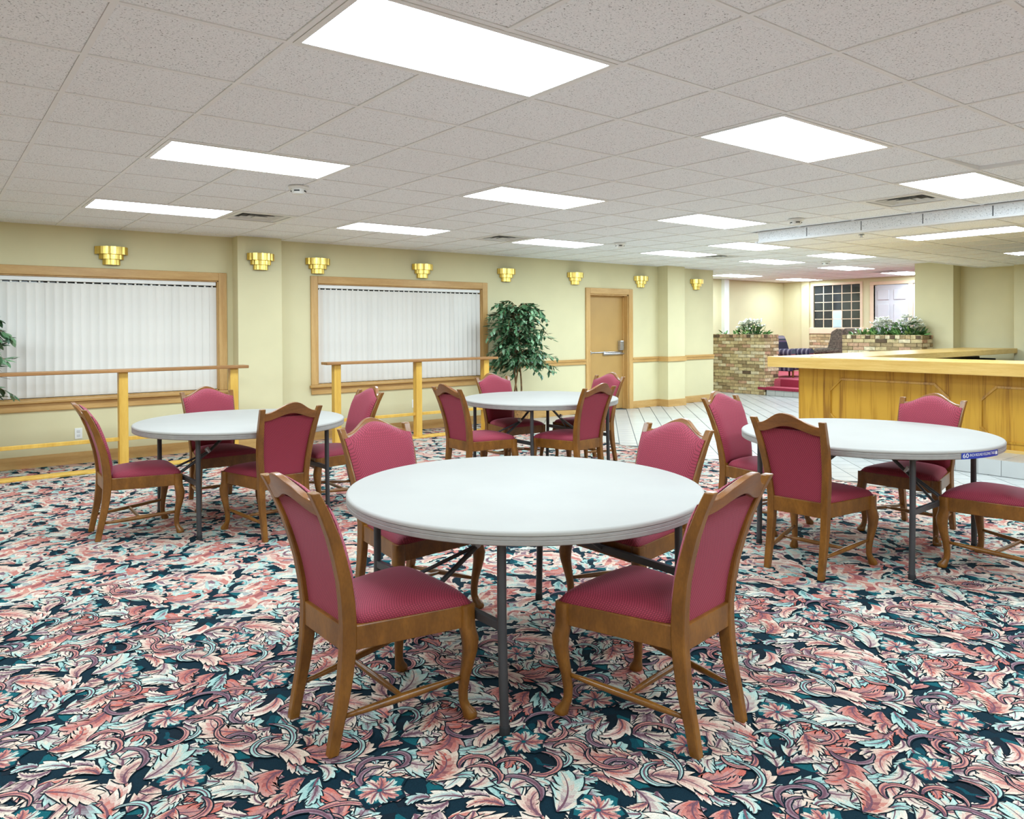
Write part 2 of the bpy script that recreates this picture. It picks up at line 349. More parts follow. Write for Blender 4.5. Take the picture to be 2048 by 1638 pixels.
def carpet_field():
    need = {0: [], 1: [], 2: []}
    for i in range(math.floor(XB/T), math.ceil(XC/T)+1):
        for j in range(-2, math.ceil(YW/T)+1):
            best = 1e9; inside = False
            for a in (0, .5, 1):
                for b in (0, .5, 1):
                    x, y = (i+a)*T, (j+b)*T; u, v, z = pix((x, y, 0))
                    if z > .6 and -240 < u < 2290 and v < 1950: inside = True; best = min(best, z)
            if inside: need[0 if best < 3.2 else 1 if best < 7. else 2].append((i, j))
    base = {k: carpet_tile(k) for k in (0, 1, 2)}
    V = []; F = []; C = []; off = 0; cuts = []
    for lod, cells in need.items():
        bv, bf, bc = base[lod]
        for (i, j) in cells:
            v = bv+np.array([i*T, j*T, 0.]); F += [tuple(k+off for k in f) for f in bf]; V.append(v); C.append(bc); off += len(v)
    V = np.concatenate(V); C = np.concatenate(C)
    V[:, 0] = np.minimum(V[:, 0], XC); V[:, 1] = np.minimum(V[:, 1], YW-.002)   # trimmed at the border and the wall
    me = bpy.data.meshes.new('carpet_pattern'); me.from_pydata(V.tolist(), [], F)
    ca = me.attributes.new('Col', 'FLOAT_COLOR', 'FACE'); ca.data.foreach_set('color', np.concatenate([C, np.ones((len(C), 1))], 1).astype(np.float32).ravel())
    me.materials.append(M['carpet']); o = link('carpet_pattern', me, fl); o['kind'] = 'stuff'
carpet_field()

# white tiled floor laid on the diagonal
tf = struct(MB().add([(XC, YB, -.006), (XL, YB, -.006), (XL, YL, -.006), (XC, YL, -.006)], [(0, 1, 2, 3)]).build('floor_tiled', M['grout']))
P8 = .2145; half = (P8-.009)/2; s2 = math.sqrt(.5)
tmesh = None; cand = []
for a in range(-60, 130):
    for b in range(-90, 70):
        # centres on the 45 degree lattice; a joint runs through X-Y=.61
        q = (a+.5)*P8; p = .61*s2+(b+.5)*P8
        x, y = (q+p)*s2, (q-p)*s2
        if x < XC+.0 or x > 14.0 or y > YL-.1 or y < .6: continue
        if y > YW-.05 and x < XE+.1: continue
        if x > 8.2 and y < 5.1: continue
        if x < XC+P8*s2 and False: continue
        u, v, z = pix((x, y, 0))
        if not (-60 < u < 2150): continue
        cand.append((z, x, y))
cand.sort(); seen = []
mbt = MB().add([(-half, -half, -.005), (half, -half, -.005), (half, half, -.005), (-half, half, -.005), (-half, -half, 0), (half, -half, 0), (half, half, 0), (-half, half, 0)],
               [(4, 5, 6, 7), (0, 1, 5, 4), (1, 2, 6, 5), (2, 3, 7, 6), (3, 0, 4, 7)])
tmesh = mbt.mesh('floor_tile', M['tile_floor']); rest = MB(); cnt = 0
def clip_tile(x, y):
    sq = [(x+(dx*s2-dy*s2)*1., y+(dx*s2+dy*s2)*1.) for dx, dy in ((-half, -half), (half, -half), (half, half), (-half, half))]
    out = []
    for i in range(4):
        p, q = sq[i], sq[(i+1) % 4]
        if p[0] >= XC: out.append(p)
        if (p[0] >= XC) != (q[0] >= XC):
            k = (XC-p[0])/(q[0]-p[0]); out.append((XC, p[1]+k*(q[1]-p[1])))
    return out
for z, x, y in cand:
    pl = clip_tile(x, y)
    edge = min(p[0] for p in pl) <= XC+1e-6
    if cnt < 290 and not edge:
        o = link('floor_tile', tmesh, tf); o.location = (x, y, 0); o.rotation_euler = (0, 0, math.pi/4); cnt += 1
    else: rest.add([(*p, 0) for p in pl], [tuple(range(len(pl)))])
tag(rest.build('floor_tile_field', M['tile_floor'], tf), kind='stuff')
tag(B(XC-.018, XC+.018, YB, YW, .0, .004).build('carpet_edge_strip', M['steel'], fl), 'thin metal strip where carpet meets tile')

# ------------------------------------------------------------------ walls
def wallpoly(name, poly, axis, a, b, parent=None): return struct(MB().prism(poly, axis, a, b).build(name, M['wall'], parent))
# window wall with three openings (two windows, one door)
W1 = (.175, 2.805, .705, 2.005); W2 = (4.055, 6.675, .705, 2.015); D1 = (8.91, 9.85, 0., 2.0)
wl = MB(); TH = .16; TOP = 2.75
xs = [XB, W1[0], W1[1], W2[0], W2[1], D1[0], D1[1], XE]
for k in range(0, 7, 2): wl.box(xs[k], xs[k+1], YW, YW+TH, 0, TOP)
for w in (W1, W2, D1):
    wl.box(w[0], w[1], YW, YW+TH, w[3], TOP)
    if w[2] > 0: wl.box(w[0], w[1], YW, YW+TH, 0, w[2])
wall_left = struct(wl.build('wall_left', M['wall']))
def wb(name, *a): return struct(B(*a).build(name, M['wall']))
pil1 = B(2.973, 3.508, 8.99, YW, 0, TOP).build('pilaster', M['wall'], wall_left)
pil2 = B(10.635, 11.107, 8.955, YW, 0, TOP).build('pilaster', M['wall'], wall_left)
wb('wall_return', XE-TH, XE, YW+TH, YL, 0, TOP)
wb('wall_lobby', XE-TH, XL+TH, YL, YL+TH, 0, TOP)
wb('wall_back', XB-TH, XB, YB, YW+TH, 0, TOP)
wb('wall_right', XB-TH, XL+TH, YB-TH, YB, 0, TOP)
# far wall with interior window and door
WF = (8.81, 9.955, 1.405, 2.412); DF = (7.35, 8.5, ZL, 2.365)
wf = MB(); wf.box(XL, XL+TH, WF[1], YL, 0, TOP); wf.box(XL, XL+TH, DF[1], WF[0], 0, TOP); wf.box(XL, XL+TH, YB, DF[0], 0, TOP)
wf.box(XL, XL+TH, WF[0], WF[1], 0, WF[2]); wf.box(XL, XL+TH, WF[0], WF[1], WF[3], TOP); wf.box(XL, XL+TH, DF[0], DF[1], DF[3], TOP); wf.box(XL, XL+TH, DF[0], DF[1], 0, DF[2])
wall_far = struct(wf.build('wall_far', M['wall']))
B(XL-.06, XL, 10.05, 10.25, ZL, CE).build('pilaster', M['wall'], wall_far)
B(14.68, 14.85, YL-.09, YL, 0, CE).build('white_pilaster', M['white'], bpy.data.objects['wall_lobby'])
# wall behind the bar with its column
wbar = struct(B(14.3, 14.3+TH, YB, 6.19, 0, TOP).build('wall_bar', M['wall']))
B(14.0, 14.3, 5.56, 6.19, 0, TOP).build('pilaster', M['wall'], wbar)
B(14.02, 14.3, 4.2, 4.66, 0, TOP).build('pilaster', M['wall'], wbar)
# baseboards and chair rail
def bb(name, x0, x1, y0, y1, z0, z1, mat='trim'): return struct(B(x0, x1, y0, y1, z0, z1).build(name, M[mat], None, bevel=.004))
bl = MB()
for a, b in ((XB, 2.973), (3.508, 8.81), (9.95, 10.635), (11.107, XE)): bl.box(a, b, YW-.016, YW, 0, .125)
for (a, b, y) in ((2.957, 3.524, 8.99), (10.619, 11.123, 8.955)):
    bl.box(a, b, y-.016, y, 0, .125); bl.box(a, a+.016, y, YW-.016, 0, .125); bl.box(b-.016, b, y, YW-.016, 0, .125)
struct(bl.build('baseboard_left', M['trim']))
cr = MB()
for a, b in ((6.79, 8.81), (9.95, 10.635), (11.107, XE)):
    cr.box(a, b, YW-.022, YW, .815, .9); cr.box(a, b, YW-.034, YW, .865, .885)
for (a, b, y) in ((10.613, 11.129, 8.955),):
    cr.box(a, b, y-.022, y, .815, .9); cr.box(a, a+.022, y, YW-.022, .815, .9); cr.box(b-.022, b, y, YW-.022, .815, .9)
struct(cr.build('trim_1', M['trim']))

# ------------------------------------------------------------------ windows with vertical blinds
def window(n, w, label_):
    x0, x1, z0, z1 = w; c = .095
    wn = struct(MB().box(x0, x1, YW+.11, YW+.118, z0, z1).build('window_%d' % n, M['glass']))
    B(x0-c, x0, YW-.024, YW, z0-.0, z1+c).build('casing', M['trimv'], wn, bevel=.006)
    B(x1, x1+c, YW-.024, YW, z0-.0, z1+c).build('casing', M['trimv'], wn, bevel=.006)
    B(x0, x1, YW-.024, YW, z1, z1+c).build('casing', M['trim'], wn, bevel=.006)
    MB().box(x0-c-.02, x1+c+.02, YW-.055, YW, z0-.034, z0).build('sill', M['trim'], wn, bevel=.008)
    B(x0-c, x1+c, YW-.02, YW, z0-.12, z0-.034).build('apron', M['trim'], wn, bevel=.006)
    j = MB(); j.box(x0, x0+.012, YW, YW+.11, z0, z1); j.box(x1-.012, x1, YW, YW+.11, z0, z1); j.box(x0, x1, YW, YW+.11, z1-.012, z1); j.box(x0, x1, YW, YW+.11, z0, z0+.012)
    j.build('jamb', M['trimv'], wn)
    for k in range(1, 3):
        x = x0+(x1-x0)*k/3; B(x-.02, x+.02, YW+.10, YW+.125, z0, z1).build('mullion', M['dark'], wn)
    return wn
window(1, W1, ''); window(2, W2, '')
def blinds(w, lab, tilt, step=.0845):
    x0, x1, z0, z1 = w; root = thing('vertical_blind', lab, 'blind', ((x0+x1)/2, YW+.05, z0))
    hw = (x1-x0)/2; h = z1-z0
    B(-hw+.015, hw-.02, -.03, .03, h-.058, h-.013).build('headrail', M['white'], root, bevel=.004)
    nv = int((x1-x0-.05)/step); half_ = .0445
    sec = [(half_*math.cos(q)*1.0, .008*math.sin(math.pi*k/6)) for k, q in enumerate([math.pi*j/6 for j in range(7)])]
    ring = [(half_*(1-2*j/6), .007*math.sin(math.pi*j/6)) for j in range(7)]
    mb = MB(); n = len(ring)
    mb.loft([[(a, b, z) for a, b in ring]+[(a, b+.0012, z) for a, b in ring[::-1]] for z in (.018, h-.075)])
    me = mb.mesh('vane', M['blind']); me.polygons.foreach_set('use_smooth', [True]*len(me.polygons)); me.set_sharp_from_angle(angle=.6)
    cl = B(-.009, .009, -.002, .002, h-.078, h-.055).mesh('vane_clip', M['white'])
    for k in range(nv+1):
        x = -hw+.055+k*(x1-x0-.11)/nv
        v = link('vane', me, root); v.location = (x, random.uniform(-.003, .003), 0); v.rotation_euler = (0, 0, math.radians(tilt+random.uniform(-6, 6)))
        c_ = link('vane_clip', cl, v)
    return root
blinds(W1, 'closed white vertical blind in the oak-framed window beside the left wall tree', -7)
blinds(W2, 'closed white vertical blind in the oak-framed window between pilaster and ficus', -20, .08)

# ------------------------------------------------------------------ tan exit door
x0, x1, z0, z1 = D1
d1 = struct(B(x0+.02, x1-.02, YW+.115, YW+.155, .008, z1-.02).build('door_1', M['door'], bevel=.003))
c = .1
for a, b in ((x0-c, x0), (x1, x1+c)): B(a, b, YW-.026, YW, 0, z1+c).build('casing', M['trimv'], d1, bevel=.006)
B(x0, x1, YW-.026, YW, z1, z1+c).build('casing', M['trim'], d1, bevel=.006)
j = MB(); j.box(x0, x0+.02, YW, YW+.155, 0, z1); j.box(x1-.02, x1, YW, YW+.155, 0, z1); j.box(x0, x1, YW, YW+.155, z1-.02, z1); j.build('jamb', M['trimv'], d1)
st = MB(); st.box(x1-.035, x1-.02, YW+.09, YW+.115, 0, z1); st.box(x0+.02, x0+.035, YW+.09, YW+.115, 0, z1); st.box(x0, x1, YW+.09, YW+.115, z1-.035, z1); st.build('door_stop', M['trimv'], d1)
pb = MB().box(-.42, .42, -.012, 0, -.012, .008).build('panic_bar', M['steel'], d1, bevel=.003); pb.location = ((x0+x1)/2, YW+.115, 1.0); tag(pb, 'steel push bar with grey latch box')
B(-.42, .42, -.06, -.03, -.016, .014).build('push_bar', M['steel'], pb, bevel=.008)
B(-.42, -.37, -.055, 0, -.035, .03).build('end_bracket', M['steel'], pb, bevel=.006)
B(.325, .415, -.07, 0, .03, .2).build('latch_box', M['steel'], pb, bevel=.012)
MB().lathe([(0, -.05), (.02, -.05), (.026, -.035), (.02, -.015), (.012, 0), (.012, .02)], 14).build('knob', M['steel'], pb, smooth=True)
kn = children(pb)[-1]; kn.rotation_euler = (math.radians(-90), 0, 0); kn.location = (.37, -.02, -.075)

# ------------------------------------------------------------------ ceiling
ceil = struct(B(XB, XL, YB, YL, CE+.06, CE+.1).build('ceiling', M['plenum']))
SX, SY, SZ = 7.768, 5.19, 2.402
LIGHTS = [(c_, r_) for c_ in (1, 5, 9) for r_ in (-1, 3, 7)]+[(13, 7), (13, 5), (17, 7), (17, 5), (21, 7), (25, 7), (21, 11), (25, 11)]
LIGHTS += [(c_, r_) for c_ in (1, 5, 9) for r_ in (-5, -9)]+[(-3, r_) for r_ in (-9, -5, -1, 3, 7)]  # out-of-view panels, added only to light the room
VENTS = [(3, 7), (8, 7), (10, 0), (15, 7), (24, 7)]
taken = set()
for a, b in LIGHTS: taken |= {(a, b), (a+1, b)}
taken |= set(VENTS)
def room_has(x, y):
    if x < XB or x > XL or y < YB: return False
    if y > YW and x < XE: return False
    if y > YL: return False
    if x > SX+.0 and y < SY: return False
    if x > 14.3 and y < 6.19: return False
    return True
cells = []
for c_ in range(-8, 29):
    for r_ in range(-14, 14):
        if (c_, r_) in taken: continue
        x0, x1, y0, y1 = OX+c_*g, OX+(c_+1)*g, OY+r_*g, OY+(r_+1)*g
        x0, x1, y0, y1 = max(x0, XB), min(x1, XL), max(y0, YB), y1
        ym = YW if (x0+x1)/2 < XE else YL
        y1 = min(y1, ym)
        if x0 < SX < x1 and (y0+y1)/2 < SY: x1 = SX
        if y0 < SY < y1 and (x0+x1)/2 > SX: y0 = SY
        if x1-x0 < .05 or y1-y0 < .05 or not room_has((x0+x1)/2, (y0+y1)/2): continue
        us = [pix((x, y, CE)) for x in (x0, x1) for y in (y0, y1)]
        vis = all(u[2] > .3 for u in us) and max(u[0] for u in us) > 0 and min(u[0] for u in us) < 2048 and max(u[1] for u in us) > 0
        d = (x0+x1)**2/4+(y0+y1)**2/4
        cells.append((0 if vis else 1, d, x0, x1, y0, y1, c_, r_))
cells.sort(); far = MB(); G_ = .0131; full = None; n = 0
for vis, d, x0, x1, y0, y1, c_, r_ in cells:
    a = (x0+G_, x1-G_, y0+G_, y1-G_)
    if n < 285 and not vis:
        isfull = abs(x1-x0-g) < .001 and abs(y1-y0-g) < .001
        if isfull:
            if full is None: hh = g/2-G_; full = B(-hh, hh, -hh, hh, .003, .02).mesh('ceiling_tile', M['ctile'])
            o = link('ceiling_tile', full, ceil); o.location = ((x0+x1)/2, (y0+y1)/2, CE); n += 1
            if (c_, r_) == (8, -2): o.rotation_euler = (.022, -.022, 0); o.location.z += .012
        else:
            B(a[0], a[1], a[2], a[3], CE+.003, CE+.02).build('ceiling_tile', M['ctile'], ceil, fix=False); n += 1
    else: far.box(a[0], a[1], a[2], a[3], CE+.003, CE+.02)
tag(far.build('ceiling_tile_field', M['ctile'], ceil, fix=False), kind='stuff')
hb = .0118
for r_ in range(-13, 14):
    y = OY+r_*g
    segs = [(XB, XL)] if SY < y < YW else [(XB, SX)] if y <= SY else [(XE, XL)]
    if y > YL or y < YB: continue
    for a, b in segs: B(a, b, y-hb, y+hb, CE-.001, CE+.03).build('ceiling_bar', M['tbar'], ceil, fix=False)
for c_ in range(-7, 29):
    x = OX+c_*g
    if x < XB or x > XL: continue
    y1 = YW if x < XE else YL; y0 = YB if x < SX else SY
    B(x-hb, x+hb, y0, y1, CE-.0015, CE+.03).build('ceiling_bar', M['tbar'], ceil, fix=False)
# wall angle
wa = MB(); wa.box(XB, XE, YW-.022, YW, CE-.001, CE+.01); wa.box(XE, XL, YL-.022, YL, CE-.001, CE+.01); wa.build('ceiling_wall_angle', M['tbar'], ceil)
# lights
def light(x0, x1, y0, y1, z, lab='flush rectangular fluorescent ceiling panel, lit white', grp='fluorescent panels in the tiled ceiling'):
    t_ = thing('ceiling_light', lab, 'ceiling light', ((x0+x1)/2, (y0+y1)/2, z), 0, grp); a, b = (x1-x0)/2-.014, (y1-y0)/2-.014; f = .026
    m = MB()
    m.box(-a, a, -b, -b+f, -.004, .03); m.box(-a, a, b-f, b, -.004, .03); m.box(-a, -a+f, -b+f, b-f, -.004, .03); m.box(a-f, a, -b+f, b-f, -.004, .03)
    m.build('light_frame', M['lampframe'], t_)
    q = MB().box(-a+f, a-f, -b+f, b-f, -.002, .02); q.mi = [1, 0, 0, 0, 0, 0]
    q.build('diffuser', [M['lampframe'], M['lamp']], t_)
LLAB = {(1, -1): 'directly above the open-carpet table', (1, 3): 'over the carpet between the open-carpet and handrail tables', (1, 7): 'close to the window beside the pilaster, next to a vent',
        (5, -1): 'above the stickered table', (5, 3): 'above the ficus-side table', (5, 7): 'close to the second window', (9, -1): 'between the stickered table and the bar', (9, 3): 'over the carpet edge facing the lowered ceiling corner',
        (9, 7): 'in front of the ficus', (13, 7): 'in front of the tan exit door', (13, 5): 'beside the lowered ceiling corner', (17, 7): 'in front of the sconce at the window wall end', (17, 5): 'over the tiles behind the lowered ceiling corner',
        (21, 7): 'above the lobby steps', (25, 7): 'in front of the white panelled door', (21, 11): 'above the tall brick planter', (25, 11): 'above the lobby wall beyond the striped armchair'}
for a, b in LIGHTS: light(OX+a*g, OX+(a+2)*g, OY+b*g, OY+(b+1)*g, CE, 'lit fluorescent ceiling panel '+LLAB[(a, b)] if (a, b) in LLAB else 'added unseen fluorescent ceiling panel over carpet far from the windows and bar')
VLAB = {(3, 7): 'beside the lit panel near the first window', (8, 7): 'between the two lit panels near the ficus', (10, 0): 'beside the lit panel next to the bar', (15, 7): 'beside the lit panel near the exit door', (24, 7): 'beside the lit panel in the lobby'}
def vent(x0, x1, y0, y1, z, lab):
    t_ = thing('ceiling_vent', 'square louvred ceiling vent '+lab, 'air vent', ((x0+x1)/2, (y0+y1)/2, z), 0, 'air vents in the tiled ceiling')
    a = (x1-x0)/2-.014
    B(-a, a, -a, a, .03, .04).build('vent_backing', M['plenum'], t_)
    for k, s_ in enumerate((1., .74, .5, .27)):
        o_, i_ = a*s_*.86, a*s_*.86-.05; m = MB()
        zt, zb = .024, .001 if k else -.003
        for q in range(4):
            rot = lambda p: (p[0]*math.cos(q*math.pi/2)-p[1]*math.sin(q*math.pi/2), p[0]*math.sin(q*math.pi/2)+p[1]*math.cos(q*math.pi/2), p[2])
            m.add([rot(p) for p in ((-o_, -o_, zb), (o_, -o_, zb), (i_, -i_, zt), (-i_, -i_, zt))], [(0, 1, 2, 3)])
        m.build('louvre', M['vent'] if k else M['lampframe'], t_)
    fr = MB(); fr.box(-a, a, -a, -a+.05, -.004, .0); fr.box(-a, a, a-.05, a, -.004, 0); fr.box(-a, -a+.05, -a+.05, a-.05, -.004, 0); fr.box(a-.05, a, -a+.05, a-.05, -.004, 0); fr.build('vent_frame', M['lampframe'], t_)
    B(-.06, .06, -.06, .06, -.003, .003).build('centre_plate', M['vent'], t_)
for a, b in VENTS: vent(OX+a*g, OX+(a+1)*g, OY+b*g, OY+(b+1)*g, CE, VLAB[(a, b)])
def detector(x, y, z, lab):
    t_ = thing('smoke_detector', lab, 'smoke detector', (x, y, z), 0, 'smoke detectors on the ceiling')
    MB().lathe([(0, 0), (.078, 0), (.078, -.012), (.07, -.02), (0, -.02)], 24).build('base', M['white'], t_, smooth='auto')
    MB().lathe([(0, -.02), (.055, -.02), (.052, -.045), (.04, -.058), (0, -.06)], 24).build('cap', M['white'], t_, smooth='auto')
    m = MB()
    for q in range(4):
        an = YAW+math.pi+q*math.pi/2; c_, s_ = math.cos(an), math.sin(an)
        m.add([(c_*r_-s_*w_, s_*r_+c_*w_, z_) for z_ in (-.042, -.033) for r_, w_ in ((.045, -.022), (.056, -.02), (.056, .02), (.045, .022))], [(0, 3, 2, 1), (4, 5, 6, 7), (0, 1, 5, 4), (1, 2, 6, 5), (2, 3, 7, 6), (3, 0, 4, 7)])
    m.build('vent_slots', M['dark'], t_)
detector(2.337, 5.628, CE-.001, 'white round smoke detector beside the ceiling panel over the window-side table')
detector(7.162, 4.341, CE-.001, 'white round smoke detector in front of the lowered ceiling edge')
detector(7.268, 6.916, CE-.001, 'white round smoke detector between the ficus and the lowered ceiling')
detector(12.217, 6.859, CE-.001, 'white round smoke detector over the tiled floor near the lobby')
# lowered ceiling over the bar
so = struct(B(SX+.012, 14.3, YB, SY-.012, SZ+.02, CE+.05).build('ceiling_lowered', M['plenum']))
k = 0; y = SY
while y > YB:
    y1_ = max(y-g, YB); B(SX, SX+.014, y1_+.006, y-.006, SZ+.012, CE-.012).build('fascia_tile', M['ctile'], so, fix=False); y = y1_
x = SX
while x < 14.3:
    B(x+.006, min(x+g, 14.3)-.006, SY-.014, SY, SZ+.012, CE-.012).build('fascia_tile', M['ctile'], so, fix=False); x += g
m = MB(); m.box(SX-.004, SX+.02, YB, SY+.004, SZ-.001, SZ+.02); m.box(SX, 14.3, SY-.02, SY+.004, SZ-.001, SZ+.02); m.box(SX-.004, SX+.02, YB, SY+.004, CE-.014, CE-.001)
m.build('edge_angle', M['tbar'], so)
SL = [(8.46, 2.78), (11.5, 2.78), (8.46, -.9), (11.5, -.9)]
for i in range(0, 11):
    x0 = SX+i*g+.08; B(x0-hb, x0+hb, YB, SY, SZ-.001, SZ+.02).build('ceiling_bar', M['tbar'], so, fix=False)
for jx in range(0, 16):
    y0 = SY-jx*g+.03
    if y0 > YB: B(SX, 14.3, y0-hb, y0+hb, SZ-.0005, SZ+.02).build('ceiling_bar', M['tbar'], so, fix=False)
m = MB(); m.box(SX+.01, 14.3, YB, SY-.01, SZ+.006, SZ+.018); m.build('ceiling_tile_field', M['ctile'], so); so.children[-1]['kind'] = 'stuff'
for k, (x, y) in enumerate(SL): light(x, x+.61, y, y+1.22, SZ-.004, 'lit panel in the lowered ceiling '+('over the bar worktop corner', 'near the wall behind the bar', 'over the far bar end', 'over the far end of the back bar')[k])
sp = thing('sprinkler_head', 'tiny sprinkler head under the lowered ceiling above the bar', 'sprinkler', (7.99, 4.08, SZ))
MB().lathe([(0, 0), (.03, 0), (.03, -.004), (.01, -.006), (.01, -.025), (.022, -.027), (.022, -.03), (0, -.03)], 12).build('head', M['steel'], sp)

# ------------------------------------------------------------------ brass sconces
def sconce(x, y, lab):
    t_ = thing('wall_sconce', lab, 'sconce', (x, y, 2.235), 0, 'stepped brass wall sconces')
    for nm, r, z0, z1, dp in (('top_tier', .165, .018, .1, .125), ('middle_tier', .123, -.035, .022, .097), ('bottom_tier', .088, -.095, -.03, .07)):
        nn = 20; rings = []
        out = []
        for k in range(nn+1):
            q = math.pi+math.pi*k/nn; fl_ = 1+.014*(1 if k % 2 else -1)
            out.append((r*math.cos(q)*fl_, dp*math.sin(q)*fl_))
        m = MB(); m.prism(out, 'z', z0, z1); m.build(nm, M['brass'], t_)
for (x, y, lab) in ((1.66, YW, 'brass stepped sconce above the window beside the left wall tree'), (3.245, 8.99, 'brass stepped sconce mounted on the pilaster between the two windows'),
                    (4.06, YW, 'brass stepped sconce above the pilaster-side corner of the second window'), (5.63, YW, 'brass stepped sconce above the middle of the second window'),
                    (7.13, YW, 'brass stepped sconce on the wall above the ficus tree'), (8.57, YW, 'brass stepped sconce beside the tan door, on its ficus side'),
                    (10.16, YW, 'brass stepped sconce beside the tan door, on its lobby side'), (11.71, YW, 'brass stepped sconce at the end of the wall by the lobby')):
    sconce(x, y, lab)
# outlets
for (x, z, lab) in ((1.325, .322, 'white wall outlet under the window beside the left wall tree'), (5.49, .372, 'white wall outlet under the second window behind the railing')):
    t_ = thing('wall_outlet', lab, 'outlet', (x, YW, z)); B(-.036, .036, -.006, 0, -.058, .058).build('cover_plate', M['white'], t_, bevel=.002)
    for s_ in (-.022, .022): B(-.016, .016, -.0085, -.005, s_-.014, s_+.014).build('socket', M['vent'], t_, bevel=.002)

# ------------------------------------------------------------------ railings in front of the windows
def railing(x0, x1, posts, lab):
    t_ = thing('handrail', lab, 'railing', ((x0+x1)/2, 8.5, 0)); ox = (x0+x1)/2
    B(x0-ox, x1-ox, -.085, .085, .995, 1.028).build('top_rail', M['railcap'], t_, bevel=.006)
    B(x0-ox+.06, x1-ox-.08, -.018, .018, .295, .332).build('middle_rail', M['rail'], t_, bevel=.003)
    B(x0-ox+.03, x1-ox-.05, -.085, .085, 0, .022).build('floor_strip', M['rail'], t_, bevel=.004)
    for p in posts: B(p-.043-ox, p+.043-ox, -.043, .043, .022, .995).build('post', M['rail'], t_, bevel=.004)
railing(-1.2, 2.9, (-.6, .52, 1.63, 2.75), 'long wooden handrail with brown cap below the window by the left wall tree')
railing(3.83, 6.4, (3.99, 5.135, 6.225), 'wooden handrail with brown cap below the second window near the ficus')

